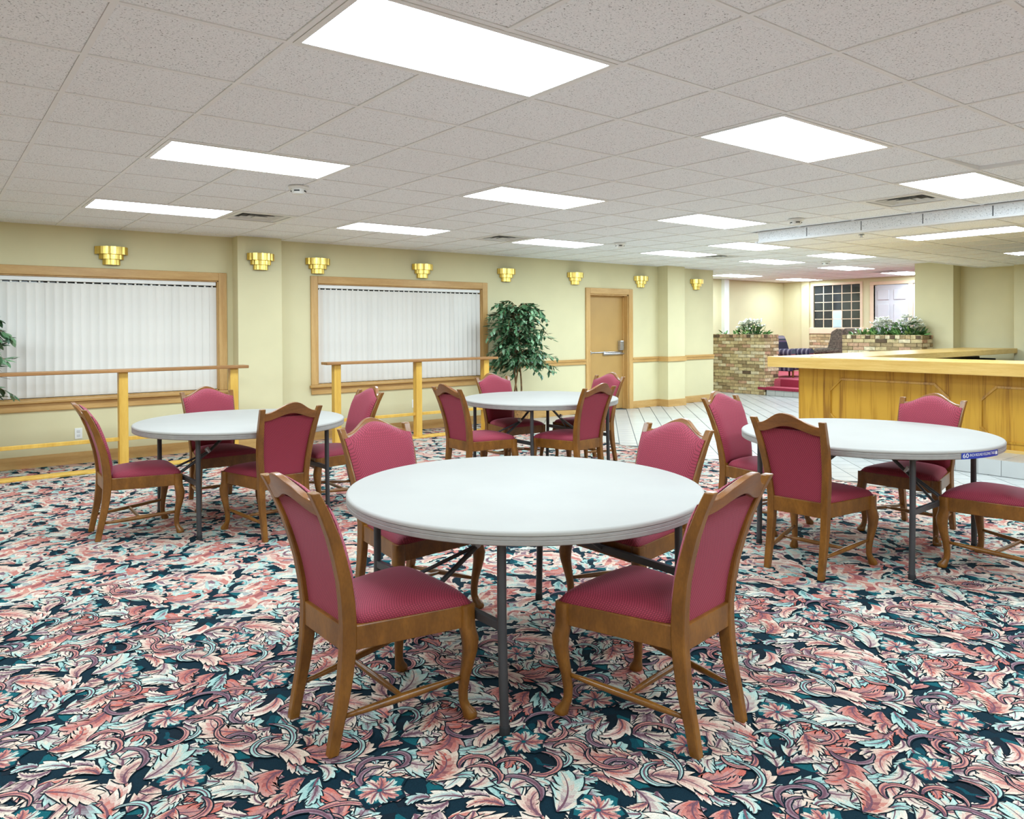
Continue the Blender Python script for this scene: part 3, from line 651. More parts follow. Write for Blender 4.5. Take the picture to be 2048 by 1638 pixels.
# ------------------------------------------------------------------ dining chairs
PZ = np.array([0, .08, .15, .22, .30, .36, .42, .52, .60, .70, .78, .85, .897]); PX = np.array([-.253, -.238, -.222, -.208, -.198, -.193, -.192, -.202, -.217, -.246, -.275, -.308, -.333])
postx = lambda z: float(np.interp(z, PZ, PX)); posty = lambda z: .160 if z < .42 else .160+.044*(z-.42)/.477
def make_chair():
    root = thing('dining_chair', '', 'chair'); W = M['chairwood']
    for s in (1, -1):
        zz = [0, .05, .1, .15, .2, .25, .3, .36, .42, .5, .58, .66, .74, .82, .87, .897]
        MB().rectpath([(postx(z), s*posty(z), z) for z in zz], [.034+.006*min(z/.3, 1)-(.004 if z > .8 else 0) for z in zz],
                      [.036+.016*min(z/.35, 1)-.018*max(0, (z-.45)/.45) for z in zz]).build('back_post', W, root, smooth='auto', bevel=.005)
    # crest rail, camel-back
    def ztop(y): q = min(1, abs(y)/.185); return .866+.070*(.5+.5*math.cos(math.pi*q))**1.05
    def zbot(y): q = min(1, abs(y)/.185); return .812+.045*(.5+.5*math.cos(math.pi*q))
    rings = []
    for k in range(21):
        y = -.186+.372*k/20; zt, zb = ztop(y), zbot(y); bow = -.012*(1-(y/.186)**2)
        xt = postx(min(zt, .897))-(max(zt-.897, 0))*.75+bow; xb = postx(zb)+bow
        rings.append([(xb+.014, y, zb), (xt+.012, y, zt), (xt-.016, y, zt), (xb-.018, y, zb)])
    MB().loft(rings).build('crest_rail', M['crestwood'], root, smooth='auto', bevel=.004)
    # padded front of the back
    nu, nv = 18, 18; front = []; back = []
    for j in range(nv+1):
        t_ = j/nv
        for i in range(nu+1):
            s_ = -1+2*i/nu; zt = ztop(s_*.178)-.017; z = .43+(zt-.43)*t_; hw = (posty(min(z, .897))+.010)*1.0-.002
            e = (1-abs(s_)**7)*(1-abs(2*t_-1)**9); y = s_*hw; bow = -.010*(1-s_*s_)*t_
            px_ = postx(min(z, .897))-max(0, z-.897)*.75
            front.append((px_+.024+.026*max(e, 0)**.6+bow, y, z)); back.append((px_+.020+bow, y, z))
    n_ = (nu+1)*(nv+1); F = []; idx = lambda i, j: j*(nu+1)+i
    for j in range(nv):
        for i in range(nu):
            F.append((idx(i, j), idx(i+1, j), idx(i+1, j+1), idx(i, j+1))); F.append((n_+idx(i, j), n_+idx(i, j+1), n_+idx(i+1, j+1), n_+idx(i+1, j)))
    for i in range(nu):
        F.append((idx(i, 0), n_+idx(i, 0), n_+idx(i+1, 0), idx(i+1, 0))); F.append((idx(i, nv), idx(i+1, nv), n_+idx(i+1, nv), n_+idx(i, nv)))
    for j in range(nv):
        F.append((idx(0, j), idx(0, j+1), n_+idx(0, j+1), n_+idx(0, j))); F.append((idx(nu, j), n_+idx(nu, j), n_+idx(nu, j+1), idx(nu, j+1)))
    MB().add(front+back, F).build('back_cushion', M['fabric'], root, smooth='auto')
    # upholstered rear panel between the posts
    rings = []
    for k in range(13):
        z = .40+(.835-.40)*k/12; hw = posty(z)-.018; x = postx(z)
        rings.append([(x-.006, -hw, z), (x-.006, hw, z), (x+.018, hw, z), (x+.018, -hw, z)])
    MB().loft(rings).build('back_panel', M['fabric'], root, smooth='auto')
    # seat frame
    for s in (1, -1):
        MB().add([(-.19, s*.170, .335), (.225, s*.246, .335), (.225, s*.246, .417), (-.19, s*.170, .417), (-.19, s*.144, .335), (.225, s*.220, .335), (.225, s*.220, .417), (-.19, s*.144, .417)],
                 [(0, 1, 2, 3), (4, 7, 6, 5), (0, 4, 5, 1), (3, 2, 6, 7), (0, 3, 7, 4), (1, 5, 6, 2)]).build('side_rail', W, root, bevel=.003)
    B(.238, .262, -.222, .222, .335, .417).build('front_rail', W, root, bevel=.003)
    B(-.214, -.188, -.142, .142, .337, .424).build('rear_rail', W, root, bevel=.003)
    # cabriole front legs
    for s in (1, -1):
        d = Vector((.8, s*.6)); bx, by = .243, s*.2375
        prof = [(.417, 0, .027), (.39, 0, .027), (.345, 0, .0275), (.325, .004, .030), (.29, .013, .0315), (.25, .012, .0275), (.2, .003, .023), (.15, -.008, .0195), (.1, -.014, .0172), (.065, -.013, .0165), (.045, -.006, .0185), (.028, .006, .024), (.014, .011, .0265), (.004, .011, .0245), (0, .010, .021)]
        rings = []
        for z, o_, r in prof:
            cx, cy = bx+d.x*o_, by+d.y*o_; p = 4. if z > .33 else 2.3; ring = []
            for k in range(14):
                q = 2*math.pi*k/14; cq, sq = math.cos(q), math.sin(q)
                ring.append((cx+r*math.copysign(abs(cq)**(2/p), cq), cy+r*math.copysign(abs(sq)**(2/p), sq), z))
            rings.append(ring)
        MB().loft(rings).build('front_leg', W, root, smooth='auto')
    # H stretcher
    for s in (1, -1):
        a, b = Vector((postx(.12)+.01, s*.160, .118)), Vector((.232, s*.229, .15))
        MB().tube([a.lerp(b, k/8) for k in range(9)], [.0075+.0065*math.sin(math.pi*k/8) for k in range(9)], 10).build('stretcher', W, root, smooth=True)
    MB().tube([(.0, -.192+.384*k/8, .134) for k in range(9)], [.0075+.005*math.sin(math.pi*k/8) for k in range(9)], 10).build('stretcher', W, root, smooth=True)
    # seat cushion
    nu, nv = 22, 22; topv = []; F = []
    for j in range(nv+1):
        v_ = -1+2*j/nv
        for i in range(nu+1):
            u_ = -1+2*i/nu
            x = .051+.219*v_; hw = .163+(.258-.163)*(v_+1)/2
            # rounded corners
            k = 1-.045*(abs(u_)**8)*(abs(v_)**8)
            e = max(0., (1-abs(u_)**6)*(1-abs(v_)**6)); dome = (1-u_*u_)*(1-(v_*.9)**2)
            topv.append(((x-.051)*k+.051, u_*hw*k, .419+.034*e**.42+.026*dome**.8))
    n_ = len(topv); botv = [(x*.985, y*.985, .414) for x, y, z in topv]
    for j in range(nv):
        for i in range(nu): F.append((j*(nu+1)+i, j*(nu+1)+i+1, (j+1)*(nu+1)+i+1, (j+1)*(nu+1)+i)); F.append((n_+j*(nu+1)+i, n_+(j+1)*(nu+1)+i, n_+(j+1)*(nu+1)+i+1, n_+j*(nu+1)+i+1))
    for i in range(nu): F.append((i, n_+i, n_+i+1, i+1)); q = nv*(nu+1); F.append((q+i, q+i+1, n_+q+i+1, n_+q+i))
    for j in range(nv): a = j*(nu+1); b = a+nu+1; F.append((a, b, n_+b, n_+a)); F.append((a+nu, n_+a+nu, n_+b+nu, b+nu))
    MB().add(topv+botv, F).build('seat_cushion', M['fabric'], root, smooth=True)
    return root
TN = dict(T1='the open-carpet table', T2='the handrail table', T3='the ficus-side table', T4='the stickered table')
CH = [('T1', 1.320, 2.495, .7, 'facing the bar'), ('T1', 2.133, 1.855, 98.8, 'facing the window wall'), ('T1', 1.972, 3.347, -85.5, 'with its back to the windows'), ('T1', 2.843, 2.607, 180.2, 'with its back to the bar'),
      ('T4', 4.214, 2.444, 5.3, 'facing the bar'), ('T4', 4.807, 3.204, -87.6, 'with its back to the windows'), ('T4', 5.441, 2.415, 182.3, 'with its back to the bar'), ('T4', 4.995, 1.69, 88.5, 'facing the window wall'),
      ('T2', 1.184, 5.831, -1.9, 'facing the bar'), ('T2', 1.955, 5.226, 93.0, 'facing the window wall'), ('T2', 1.943, 6.363, -89.6, 'with its back to the windows'), ('T2', 2.69, 5.775, 178.9, 'with its back to the bar'),
      ('T3', 4.018, 5.620, .4, 'facing the bar'), ('T3', 4.724, 5.107, 96.1, 'facing the window wall'), ('T3', 4.914, 6.26, -91.7, 'with its back to the windows'), ('T3', 5.625, 5.835, 178.5, 'with its back to the bar')]
proto = make_chair()
for i, (tn, x, y, a, how) in enumerate(CH):
    o = proto if i == 0 else copy_tree(proto)
    o.location = (x, y, 0); o.rotation_euler = (0, 0, math.radians(a)); o['label'] = 'burgundy cushioned wooden chair at %s, %s' % (TN[tn], how); o['group'] = 'burgundy dining chairs around the round tables'

# ------------------------------------------------------------------ round folding tables
def make_table():
    root = thing('round_table', '', 'table'); R_ = .762
    MB().lathe([(0, .738), (R_-.012, .738), (R_-.004, .735), (R_, .729), (R_, .722), (R_-.004, .719)], 96).build('table_top', M['tabletop'], root, smooth='auto')
    MB().lathe([(R_-.004, .719), (R_-.001, .717), (R_-.001, .708), (R_-.003, .706), (R_-.001, .704), (R_-.002, .690), (R_-.008, .686), (R_-.03, .686), (R_-.03, .70), (0, .70)], 96).build('table_rim', M['tablerim'], root, smooth='auto')
    lx, ly = .475, .455
    for sx_ in (1, -1):
        for sy_ in (1, -1):
            lg = MB().tube([(sx_*lx, sy_*(ly+.012), .012), (sx_*lx, sy_*ly, .4), (sx_*lx, sy_*ly, .69)], .0165, 14).build('leg', M['metal'], root, smooth='auto')
            MB().lathe([(0, 0), (.019, 0), (.019, .03), (.0165, .034)], 14, c=(sx_*lx, sy_*(ly+.012), 0)).build('foot_cap', M['dark'], lg, smooth='auto')
        MB().box(sx_*lx-.011, sx_*lx+.011, -ly, ly, .36, .392).build('crossbar', M['metal'], root, bevel=.003)
        MB().tube([(sx_*lx, -ly, .675), (sx_*lx, ly, .675)], .014, 10).build('top_bar', M['metal'], root, smooth='auto')
        MB().tube([(sx_*lx, 0, .376), (sx_*.25, 0, .52), (sx_*.06, 0, .69)], .011, 10).build('brace', M['metal'], root, smooth='auto')
        MB().tube([(sx_*.25, .0, .515), (sx_*.27, .0, .545)], .016, 12).build('lock_ring', M['steel'], root, smooth='auto')
        MB().tube([(sx_*.25, 0, .52), (sx_*lx, .16, .39)], .008, 8).build('brace_link', M['metal'], root, smooth='auto')
    return root
TB = [(2.077, 2.55, 0, 'round white folding table standing on open carpet away from walls and bar'), (1.938, 5.786, 2, 'round white folding table beside the long window handrail'),
      (4.855, 5.702, -1, 'round white folding table in front of the ficus tree'), (4.834, 2.446, 92, 'round white folding table with blue sticker on its rim by the bar')]
tp = make_table(); tabs = []
for i, (x, y, a, lab) in enumerate(TB):
    o = tp if i == 0 else copy_tree(tp); o.location = (x, y, 0); o.rotation_euler = (0, 0, math.radians(a)); o['label'] = lab; o['group'] = 'round folding tables'; tabs.append(o)
# rim sticker on the table by the bar
def rim_pt(th, z, off): return (( .762+off)*math.cos(th), (.762+off)*math.sin(th), z)
tx, ty, ta, _ = TB[3]; ta = math.radians(ta)
def angle_at(px_):
    best = min(range(-2700, -1250), key=lambda k: abs(pix((tx+.762*math.cos(k/1000), ty+.762*math.sin(k/1000), .71))[0]-px_)); return best/1000
th0, th1 = angle_at(1923), angle_at(1995)
if th1 < th0: th0, th1 = th1, th0
m = MB(); n = 16; rows = []
for k in range(n+1):
    th = th0+(th1-th0)*k/n-ta; rows.append([rim_pt(th, .687, .0012), rim_pt(th, .7215, .0012), rim_pt(th, .7215, -.001), rim_pt(th, .687, -.001)])
stk = m.loft(rows).build('rim_sticker', M['blue'], tabs[3]); tag(stk, 'blue rim sticker with white lettering')
def text_on_rim(body, size, start, z, parent, name, fit=None):
    cu = bpy.data.curves.new(name, 'FONT'); cu.body = body; cu.size = size; ob = bpy.data.objects.new(name, cu); COL.objects.link(ob)
    dg = bpy.context.evaluated_depsgraph_get(); me = bpy.data.meshes.new_from_object(ob.evaluated_get(dg)); bpy.data.objects.remove(ob)
    k = fit/max(v.co.x for v in me.vertices) if fit else 1.
    for v in me.vertices:
        v.co.x *= k
        th = start+v.co.x/.763-ta; p = rim_pt(th, z+v.co.y, .0022); v.co = p
    me.materials.clear(); me.materials.append(M['white']); return link(name, me, parent)
span = (th1-th0)*.762
text_on_rim('60', .034, th0+.008, .6945, stk, 'sticker_number', span*.13)
text_on_rim('-INCH ROUND FOLDING TABLE', .0215, th0+.008+span*.14/.762, .7005, stk, 'sticker_text', span*.72)
m = MB(); cth = th1-.028-ta
m.loft([[rim_pt(cth+dx, .696+dz, .0022) for dx, dz in ((-.014, 0), (.014, 0), (.014, .013), (0, .02), (-.014, .013))], [rim_pt(cth+dx, .696+dz, .0012) for dx, dz in ((-.014, 0), (.014, 0), (.014, .013), (0, .02), (-.014, .013))]]).build('sticker_mark', M['white'], stk)

# ------------------------------------------------------------------ foliage
def leaf_quads(m, p, d, up_, L, W):
    # folded pointed leaf: two halves, tip droops
    d = Vector(d).normalized(); s = d.cross(Vector(up_)); s = s.normalized() if s.length > 1e-3 else Vector((1, 0, 0)); nrm = s.cross(d)
    p = Vector(p); mid = p+d*L*.45-nrm*.0; tip = p+d*L-nrm*L*.12
    a = mid+s*W/2-nrm*W*.18; b = mid-s*W/2-nrm*W*.18; a2 = p+d*L*.16+s*W*.33-nrm*W*.1; b2 = p+d*L*.16-s*W*.33-nrm*W*.1; a3 = p+d*L*.75+s*W*.3-nrm*L*.06; b3 = p+d*L*.75-s*W*.3-nrm*L*.06
    m.add([p, a2, a, a3, tip, b3, b, b2, mid], [(0, 1, 2, 8), (8, 2, 3, 4), (0, 8, 6, 7), (8, 4, 5, 6)])
def ficus(x, y, lab, seed, cr, zc, rz, nb=120, pot=True, zbase=.7):
    wy = max(.2, (YW-.09-y)/(cr*1.15)); rng = random.Random(seed); t_ = thing('ficus_tree', lab, 'tree', (x, y, 0))
    m = MB().lathe([(0, 0), (.13, 0), (.16, .1), (.175, .26), (.18, .28), (.165, .28), (.15, .25), (0, .25)], 24); m.build('pot', M['pot'], t_, smooth='auto')
    MB().lathe([(0, .252), (.155, .252), (.155, .245), (0, .245)], 18).build('soil', M['soil'], t_)
    top = Vector((0, 0, zc+rz*.35)); tr = []
    for k in range(3):
        q = 2*math.pi*k/3+.4; path = []
        for i in range(15):
            f = i/14; rr = .05*(1-f)+.018; path.append(Vector((rr*math.cos(q+f*4.2), rr*math.sin(q+f*4.2), .24+(top.z-.24)*f)))
        MB().tube(path, [.014-.006*i/14 for i in range(15)], 8).build('trunk', M['bark'], t_, smooth=True); tr.append(path)
    br = MB(); lf = MB()
    for k in range(nb):
        f = rng.random(); z0_ = zbase+.12+(top.z-zbase-.1)*f; q = rng.random()*2*math.pi
        base = Vector((.02*math.cos(q), .02*math.sin(q), z0_)); out = cr*(.45+.6*rng.random())*(1-.62*max(0, (z0_-zc)/rz)**1.6)
        mid = base+Vector((out*.55*math.cos(q), out*.55*math.sin(q), .12+.08*rng.random())); end = base+Vector((out*math.cos(q+.2), out*math.sin(q+.2), rng.uniform(-.18, .08)))
        pts = [base.lerp(mid, s/4).lerp(mid.lerp(end, s/4), s/4) for s in range(5)]
        pts = [Vector((p.x, p.y if p.y < 0 else p.y*wy, p.z)) for p in pts]; br.tube(pts, [.004, .0035, .003, .0022, .0015], 5, False)
        nl = 17
        for i in range(nl):
            s_ = .25+.8*i/nl; p = base.lerp(mid, min(s_, 1)).lerp(mid.lerp(end, min(s_, 1)), min(s_, 1))
            if s_ > 1: p = end+Vector((0, 0, -(s_-1)*.25))
            dr = Vector((math.cos(q+rng.uniform(-1.4, 1.4)), math.sin(q+rng.uniform(-1.4, 1.4)), rng.uniform(-1.3, .25))); L = rng.uniform(.075, .12)
            p = Vector((p.x, p.y if p.y < 0 else p.y*wy, p.z)); dr.y *= 1 if p.y < .1 else .4
            if pot is False and p.y < -.15 and p.z < 1.07: continue
            leaf_quads(lf, p, dr, (rng.uniform(-.4, .4), rng.uniform(-.4, .4), 1), L, L*.48)
    br.build('branches', M['bark'], t_); tag(lf.build('foliage', M['leaf'], t_, fix=False), kind='stuff')
    return t_
ficus(7.0, 8.74, 'artificial ficus tree with braided trunk between the second window and tan door', 3, .54, 1.5, .62, 165)
ficus(.1, 8.82, 'artificial ficus tree standing behind the long handrail, its leaves before the blind', 9, .6, 1.45, .5, 120, pot=False)

# ------------------------------------------------------------------ oak bar
FX = 8.6; YBL = 5.18; BZ = .152
pf = thing('bar_platform', 'white tiled footstep running along the base of the oak bar', 'step', (8.05, YBL, 0))
B(.006, 1.0, YB+.1-YBL, .0, 0, BZ-.006).build('step_core', M['grout'], pf)
rm = B(0, .008, -.098, .098, .004, BZ-.002).mesh('riser_tile', M['tile_floor']); tmh = B(-.098, .098, -.098, .098, 0, .008).mesh('tread_tile', M['tile_floor'])
k = 0
while YBL-.1-k*.2 > .4:
    o = link('riser_tile', rm, pf); o.location = (0, -.1-k*.2, 0)
    for q in range(3):
        o = link('tread_tile', tmh, pf); o.location = (.1+q*.2, -.1-k*.2, BZ-.008)
    k += 1
bar = thing('bar_cabinet', 'long oak veneered bar body with raised panel mouldings behind stickered table', 'bar', (FX, YBL, BZ))
zt = .925-BZ
B(0, .03, YB+.2-YBL, 0, 0, zt).build('front_panel', M['oak'], bar)
B(.03, 5.38, -.03, 0, 0, zt).build('return_panel', M['oak'], bar)
B(-.012, .0, YB+.2-YBL, 0, 0, .03).build('base_moulding', M['oaktop'], bar)
def mould(pts):
    for (y0, z0), (y1, z1) in zip(pts, pts[1:]):
        d = Vector((0, y1-y0, z1-z0)); L = d.length; d.normalize(); nrm = Vector((0, -d.z, d.y))*.011; p, q = Vector((0, y0, z0)), Vector((0, y1, z1))
        rings = [[w+nrm+Vector((0, 0, 0)), w+nrm+Vector((-.014, 0, 0)), w-nrm+Vector((-.009, 0, 0)), w-nrm] for w in (p-d*.008, q+d*.008)]
        MB().loft(rings).build('panel_moulding', M['oak'], bar)
def panel(ya, yb, zlo, zhi, ch=.14):
    mould([(ya, zlo+ch), (ya, zhi-ch), (ya-ch, zhi), (yb+ch, zhi), (yb, zhi-ch), (yb, zlo+ch), (yb+ch, zlo), (ya-ch, zlo), (ya, zlo+ch)])
for y0 in (0, -1.62, -3.24, -4.86, -6.5):
    panel(4.77-YBL+y0, 3.46-YBL+y0, .1, .803-BZ)
# dark inside of the return, shelves and dividers
B(.03, 5.35, -.5, -.47, .0, .1).build('shelf_kick', M['oak'], bar)
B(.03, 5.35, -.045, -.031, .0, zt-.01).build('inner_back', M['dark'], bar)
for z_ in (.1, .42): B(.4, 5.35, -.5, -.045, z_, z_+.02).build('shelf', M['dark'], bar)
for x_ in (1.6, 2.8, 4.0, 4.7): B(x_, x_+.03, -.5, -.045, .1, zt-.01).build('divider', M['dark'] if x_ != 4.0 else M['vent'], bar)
wt = thing('bar_worktop', 'thick light oak L-shaped worktop capping the bar', 'worktop', (8.3, 5.42, .93))
B(.72, 5.69, -.82, 0, .05, .128).build('return_slab', M['oaktop'], wt, bevel=.005)
MB().prism([(0, 0), (.72, 0), (.72, YB+.2-5.42), (0, YB+.2-5.42)], 'z', 0, .128).build('worktop_slab', M['oaktop'], wt, bevel=.006)
ps = thing('paper_stack', 'small stack of white paper slips lying on the oak worktop', 'paper', (8.55, 4.93, 1.058), .3)
for k in range(3): 
    o = B(-.09, .09, -.055, .055, k*.006, k*.006+.005).build('paper_slip', M['white'], ps); o.rotation_euler = (0, 0, .15*k)

# ------------------------------------------------------------------ raised lobby
lf_ = struct(B(14.3, XL, 6.19, YL, 0, ZL-.004).build('floor_lobby', M['carpet_pink']))
B(14.3, XL, 6.19, YL, ZL-.004, ZL).build('carpet', M['carpet_pink'], lf_)
st_ = thing('lobby_steps', 'two burgundy carpeted steps with white tiled base up to lobby', 'steps', (13.95, 8.1, 0))
B(.01, .35, -.75, 1.04, 0, .118).build('step_core', M['grout'], st_)
for k in range(9): B(0, .012, 1.03-(k+1)*.2+.003, 1.03-k*.2-.003, .003, .116).build('riser_tile', M['tile_floor'], st_)
B(-.03, -.022, -.75, 1.22, .118, .172).build('nosing', M['carpet_red'], st_, bevel=.003); B(-.022, .35, -.75, 1.05, .118, .172).build('lower_tread', M['carpet_red'], st_, bevel=.012)
B(.0, .3, -.75, 1.04, .172, .178).build('tread_carpet', M['carpet_pink'], st_)
B(.3, .345, -.75, .9, .172, ZL).build('upper_riser', M['carpet_red'], st_, bevel=.01)
def brick_face(parent, origin, u, w, length, zs, bh, bl, rng, soldier=True, depth=.02):
    # bricks proud of the mortar on a face starting at origin, running along u, facing w
    rows = int(round(zs/bh)); bh = zs/rows; U = Vector(u); Wn = Vector(w)
    for r_ in range(rows):
        sold = soldier and r_ == rows-1
        L = bl if not sold else .0875; h = bh
        off = -(L/2 if (r_ % 2 and not sold) else 0)
        while off < length-.01:
            a, b = max(off, 0)+.005, min(off+L, length)-.005
            if b-a > .03:
                pr = depth*rng.uniform(.55, 1.25); z0_, z1_ = r_*h+.005, (r_+1)*h-.005
                p = [Vector(origin)+U*s+Vector((0, 0, z))+Wn*q for q in (-.01, pr) for z in (z0_, z1_) for s in (a, b)]
                m = MB().add(p, [(0, 1, 3, 2), (4, 6, 7, 5), (0, 4, 5, 1), (2, 3, 7, 6), (0, 2, 6, 4), (1, 5, 7, 3)])
                mt = rng.choices(range(6), (5, 4, 4, 2, 3, .7) if not sold else (3, 3, 2, 3, 3, 2.5))[0]
                m.build('brick', BRICK[mt], parent, fix=True)
            off += L
def planter(lab, x0, x1, y0, y1, zb, zt, seed, faces, visz=None):
    rng = random.Random(seed); t_ = thing('brick_planter', lab, 'planter', ((x0+x1)/2, (y0+y1)/2, zb)); cx, cy = (x0+x1)/2, (y0+y1)/2; h = zt-zb
    a, b = (x1-x0)/2, (y1-y0)/2; k = .02
    m = MB(); wth = .12
    m.box(-a+k, -a+wth, -b+k, b-k, 0, h-.004); m.box(a-wth, a-k, -b+k, b-k, 0, h-.004); m.box(-a+wth, a-wth, -b+k, -b+wth, 0, h-.004); m.box(-a+wth, a-wth, b-wth, b-k, 0, h-.004)
    m.build('mortar_core', M['brickmortar'], t_)
    B(-a+wth, a-wth, -b+wth, b-wth, h-.2, h-.04).build('soil', M['soil'], t_)
    zo = visz-zb if visz else 0
    if 'f' in faces: brick_face(t_, (-a+k, b, zo), (0, -1, 0), (-1, 0, 0), 2*b, h-zo, .069, .205, rng)
    if 's' in faces: brick_face(t_, (-a, -b+k, zo), (1, 0, 0), (0, -1, 0), 2*a, h-zo, .069, .205, rng)
    # coping bricks on top of the front wall
    yy = b
    while yy > -b+.02:
        e = max(yy-.0875, -b); o = B(-a+.004, -a+wth, e+.005, yy-.005, h-.006, h+rng.uniform(.002, .008)).build('brick', BRICK[rng.choices(range(6), (3, 3, 2, 3, 3, 2.5))[0]], t_, fix=False); yy -= .0875
    return t_
planter('tall brick planter wall with white lilies beside the lobby steps', 13.96, 14.46, 9.17, 10.75, 0, 1.268, 4, 'fs')
planter('low wide brick planter with white lilies in front of the white panelled door', 13.55, 13.97, 5.87, 7.29, 0, 1.267, 5, 'fs', .72)
def lilies(x, y, z, lab, seed, r, h, nl, nf):
    rng = random.Random(seed); t_ = thing('lily_arrangement', lab, 'flowers', (x, y, z)); lf = MB(); st = MB(); pe = MB()
    for k in range(nl):
        q = rng.random()*2*math.pi; rr = r*math.sqrt(rng.random()); p = Vector((rr*math.cos(q)*.5, rr*math.sin(q), rng.uniform(-.02, h*.55*(1-(rr/r)**2)+.04)))
        leaf_quads(lf, p, (math.cos(q)*rng.uniform(.2, 1), math.sin(q)*rng.uniform(.2, 1), rng.uniform(-.2, 1.)), (rng.uniform(-1, 1), rng.uniform(-1, 1), 1), rng.uniform(.07, .15), rng.uniform(.035, .06))
    for k in range(nf):
        q = rng.random()*2*math.pi; rr = r*.85*math.sqrt(rng.random()); e = Vector((rr*math.cos(q)*.5, rr*math.sin(q), h*(.5+.5*rng.random())*(1.1-.6*(rr/r)**2)))
        st.tube([(e.x*.3, e.y*.3, -.03), (e.x*.7, e.y*.7, e.z*.6), tuple(e)], .004, 5)
        for j in range(6):
            a_ = 2*math.pi*j/6; leaf_quads(pe, e, (math.cos(a_)*.9-.25, math.sin(a_)*.9, .55), (0, 0, 1), .095, .045)
    st.build('stems', M['stem'], t_); tag(lf.build('leaves', M['leaf2'], t_, fix=False), kind='stuff'); tag(pe.build('petals', M['petal'], t_, fix=False), kind='stuff')
lilies(14.2, 9.66, 1.228, 'white lilies with green leaves growing from the tall brick planter', 21, .4, .36, 150, 40)
lilies(14.2, 10.36, 1.228, 'small green sprig at the wall end of the tall planter', 22, .06, .1, 14, 0)
lilies(13.76, 6.98, 1.227, 'spreading yellow-green foliage at the armchair end of the low planter', 23, .25, .14, 90, 3)
lilies(13.76, 6.6, 1.227, 'airy white lilies in the middle of the low brick planter', 24, .27, .34, 120, 30)
lilies(13.76, 6.2, 1.227, 'dense tall white lilies at the column end of the low planter', 25, .3, .4, 170, 34)

# far window with small panes, brick sill wall, door
y0, y1, z0, z1 = WF
w3 = struct(B(XL+.09, XL+.1, y0, y1, z0, z1).build('window_3', M['dark']))
cw = .055
for a, b in ((y0-cw, y0), (y1, y1+cw)): B(XL-.02, XL+.03, a, b, z0-.05, z1+cw).build('casing', M['pinktrim'], w3)
B(XL-.02, XL+.03, y0, y1, z1, z1+cw).build('casing', M['pinktrim'], w3); B(XL-.05, XL+.03, y0-.1, y1+.1, z0-.15, z0).build('sill', M['pinktrim'], w3, bevel=.01)
nc, nr = 5, 5; cy_, cz_ = (y1-y0)/nc, (z1-z0)/nr
pw = [(0, .0, 1.)]
for i in range(nc):
    for j_ in range(nr):
        lit = (i == 2 and j_ in (0, 1, 2) )
        yy, zz = y1-(i+1)*cy_, z0+j_*cz_
        o = B(XL+.034, XL+.038, yy+.008, yy+cy_-.008, zz+.008, zz+cz_-.008).build('pane', M['reflection_glass'] if lit and j_ < 2 else M['glass'], w3, fix=False)
for i in range(1, nc): B(XL+.03, XL+.044, y1-i*cy_-.009, y1-i*cy_+.009, z0, z1).build('muntin', M['pinktrim'], w3)
for j_ in range(1, nr): B(XL+.03, XL+.044, y0, y1, z0+j_*cz_-.008, z0+j_*cz_+.008).build('muntin', M['pinktrim'], w3)
bw = thing('brick_sill_wall', 'low brick wall under the small-paned lobby window', 'brick wall', (XL-.03, 9.45, ZL))
B(0, .03, -.62, .62, 0, .91).build('mortar_core', M['brickmortar'], bw)
brick_face(bw, (0, .62, .46), (0, -1, 0), (-1, 0, 0), 1.24, .45, .069, .205, random.Random(8), False, .012)
d2 = struct(B(XL+.02, XL+.06, 7.74, 8.48, ZL+.01, 2.35).build('door_2', M['doorwhite']))
for yc in (7.93, 8.29):
    for za, zb_ in ((2.02, 2.25), (1.25, 1.93), (.5, 1.12)):
        q = MB(); q.box(XL+.0, XL+.02, yc-.13, yc+.13, za, zb_); q.build('door_panel', M['doorwhite'], d2, bevel=.018, seg=1)
for a, b in ((8.5, 8.58), (7.64, 7.735)): B(XL-.02, XL+.06, a, b, ZL, 2.363).build('casing', M['pinktrim'], d2, bevel=.005)
B(XL-.02, XL+.06, 7.3, 8.58, 2.365, 2.44).build('casing', M['pinktrim'], d2, bevel=.005)
B(XL+.02, XL+.05, 7.35, 7.64, ZL+.01, 2.36).build('side_panel', M['doorwhite'], d2)
B(XL+.0, XL+.02, 7.72, 7.745, 1.2, 1.35).build('hinge', M['steel'], d2)

# lobby armchairs
def soft(m, x0, x1, y0, y1, z0, z1): return m.box(x0, x1, y0, y1, z0, z1)
ac = thing('striped_armchair', 'armchair in dark purple striped cloth behind the tall brick planter', 'armchair', (15.15, 9.27, ZL), -math.pi/2)
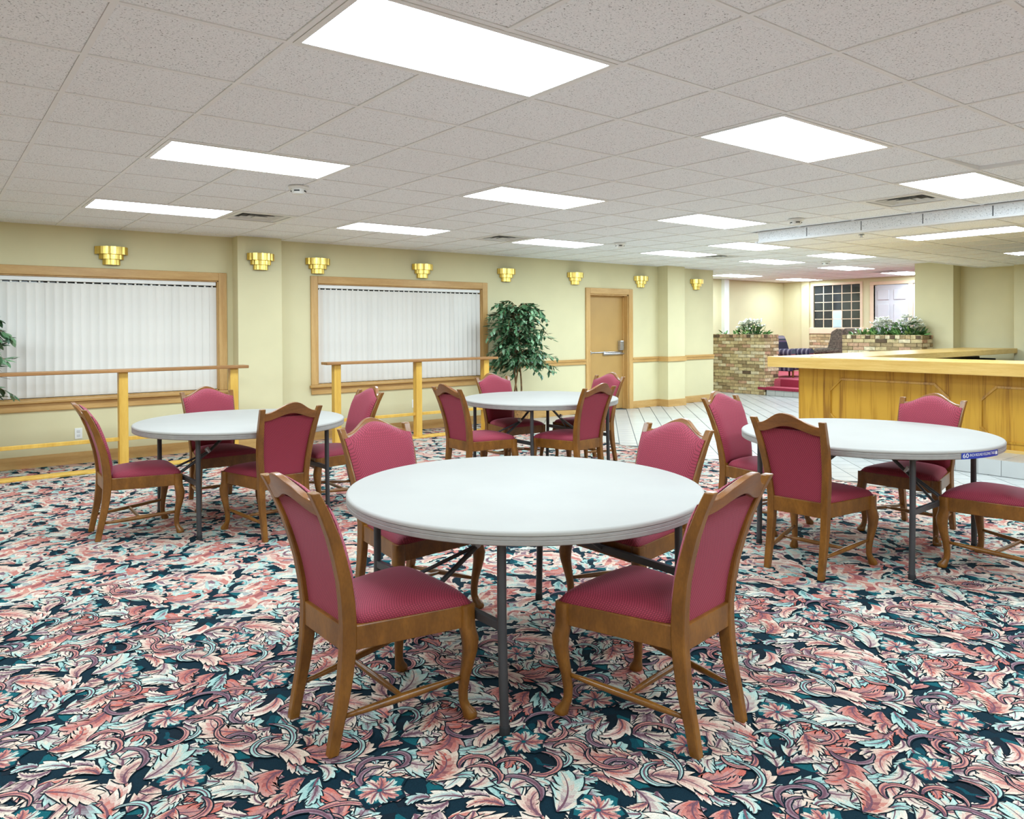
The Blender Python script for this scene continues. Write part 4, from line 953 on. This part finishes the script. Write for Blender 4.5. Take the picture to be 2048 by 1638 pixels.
# local +x is the seat front
def rounded(name, mat, parent, box_, bev): return B(*box_).build(name, mat, parent, bevel=bev, seg=4)
rounded('seat', M['stripe'], ac, (-.3, .25, -.3, .3, .16, .4), .05)
rings = []
for k in range(9):
    z = .2+.7*k/8; x = -.28-.14*(k/8)**1.5; th = .13-.05*(k/8); w = .36-.02*(k/8)-.05*max(0, k/8-.8)*5*.5; rings.append([(x-th/2, -w, z), (x+th/2, -w, z), (x+th/2, w, z), (x-th/2, w, z)])
MB().loft(rings).build('backrest', M['stripe'], ac, bevel=.035, smooth='auto', seg=3)
for s in (1, -1):
    MB().tube([(-.26, s*.35, .53), (.0, s*.36, .535), (.24, s*.36, .53)], [.075, .085, .09], 16).build('armrest', M['stripe'], ac, smooth='auto')
    rounded('arm_side', M['stripe'], ac, (-.27, .21, s*.36-.05, s*.36+.05, .14, .52), .02)
    for x in (-.25, .18): MB().tube([(x, s*.28, 0), (x, s*.28, .16)], [.018, .026], 8).build('leg', M['chairwood'], ac)
gc = thing('wing_armchair', 'grey-brown patterned wing armchair beside the low brick planter', 'armchair', (16.15, 8.8, ZL), math.pi/2)
rounded('seat', M['grey_chair'], gc, (-.3, .32, -.28, .28, .16, .43), .05)
rings = []
for k in range(9):
    f = k/8; z = .2+.86*f; x = -.26-.1*f; th = .14-.04*f; w = .34-.02*f; rings.append([(x-th/2, -w, z), (x+th/2, -w, z), (x+th/2, w, z), (x-th/2, w, z)])
MB().loft(rings).build('backrest', M['grey_chair'], gc, bevel=.04, smooth='auto', seg=3)
for s in (1, -1):
    MB().prism([(-.3, .5), (.02, .6), (-.04, .78), (-.08, .98), (-.2, 1.05), (-.34, 1.04)], 'y', s*.36-.04, s*.36+.04).build('wing', M['grey_chair'], gc, bevel=.02)
    MB().tube([(-.26, s*.36, .58), (.05, s*.37, .57), (.3, s*.37, .55)], [.06, .066, .07], 14).build('armrest', M['grey_chair'], gc, smooth='auto')
    rounded('arm_side', M['grey_chair'], gc, (-.27, .28, s*.36-.045, s*.36+.045, .14, .56), .02)
    for x in (-.25, .25): MB().tube([(x, s*.28, 0), (x, s*.28, .16)], [.018, .026], 8).build('leg', M['chairwood'], gc)
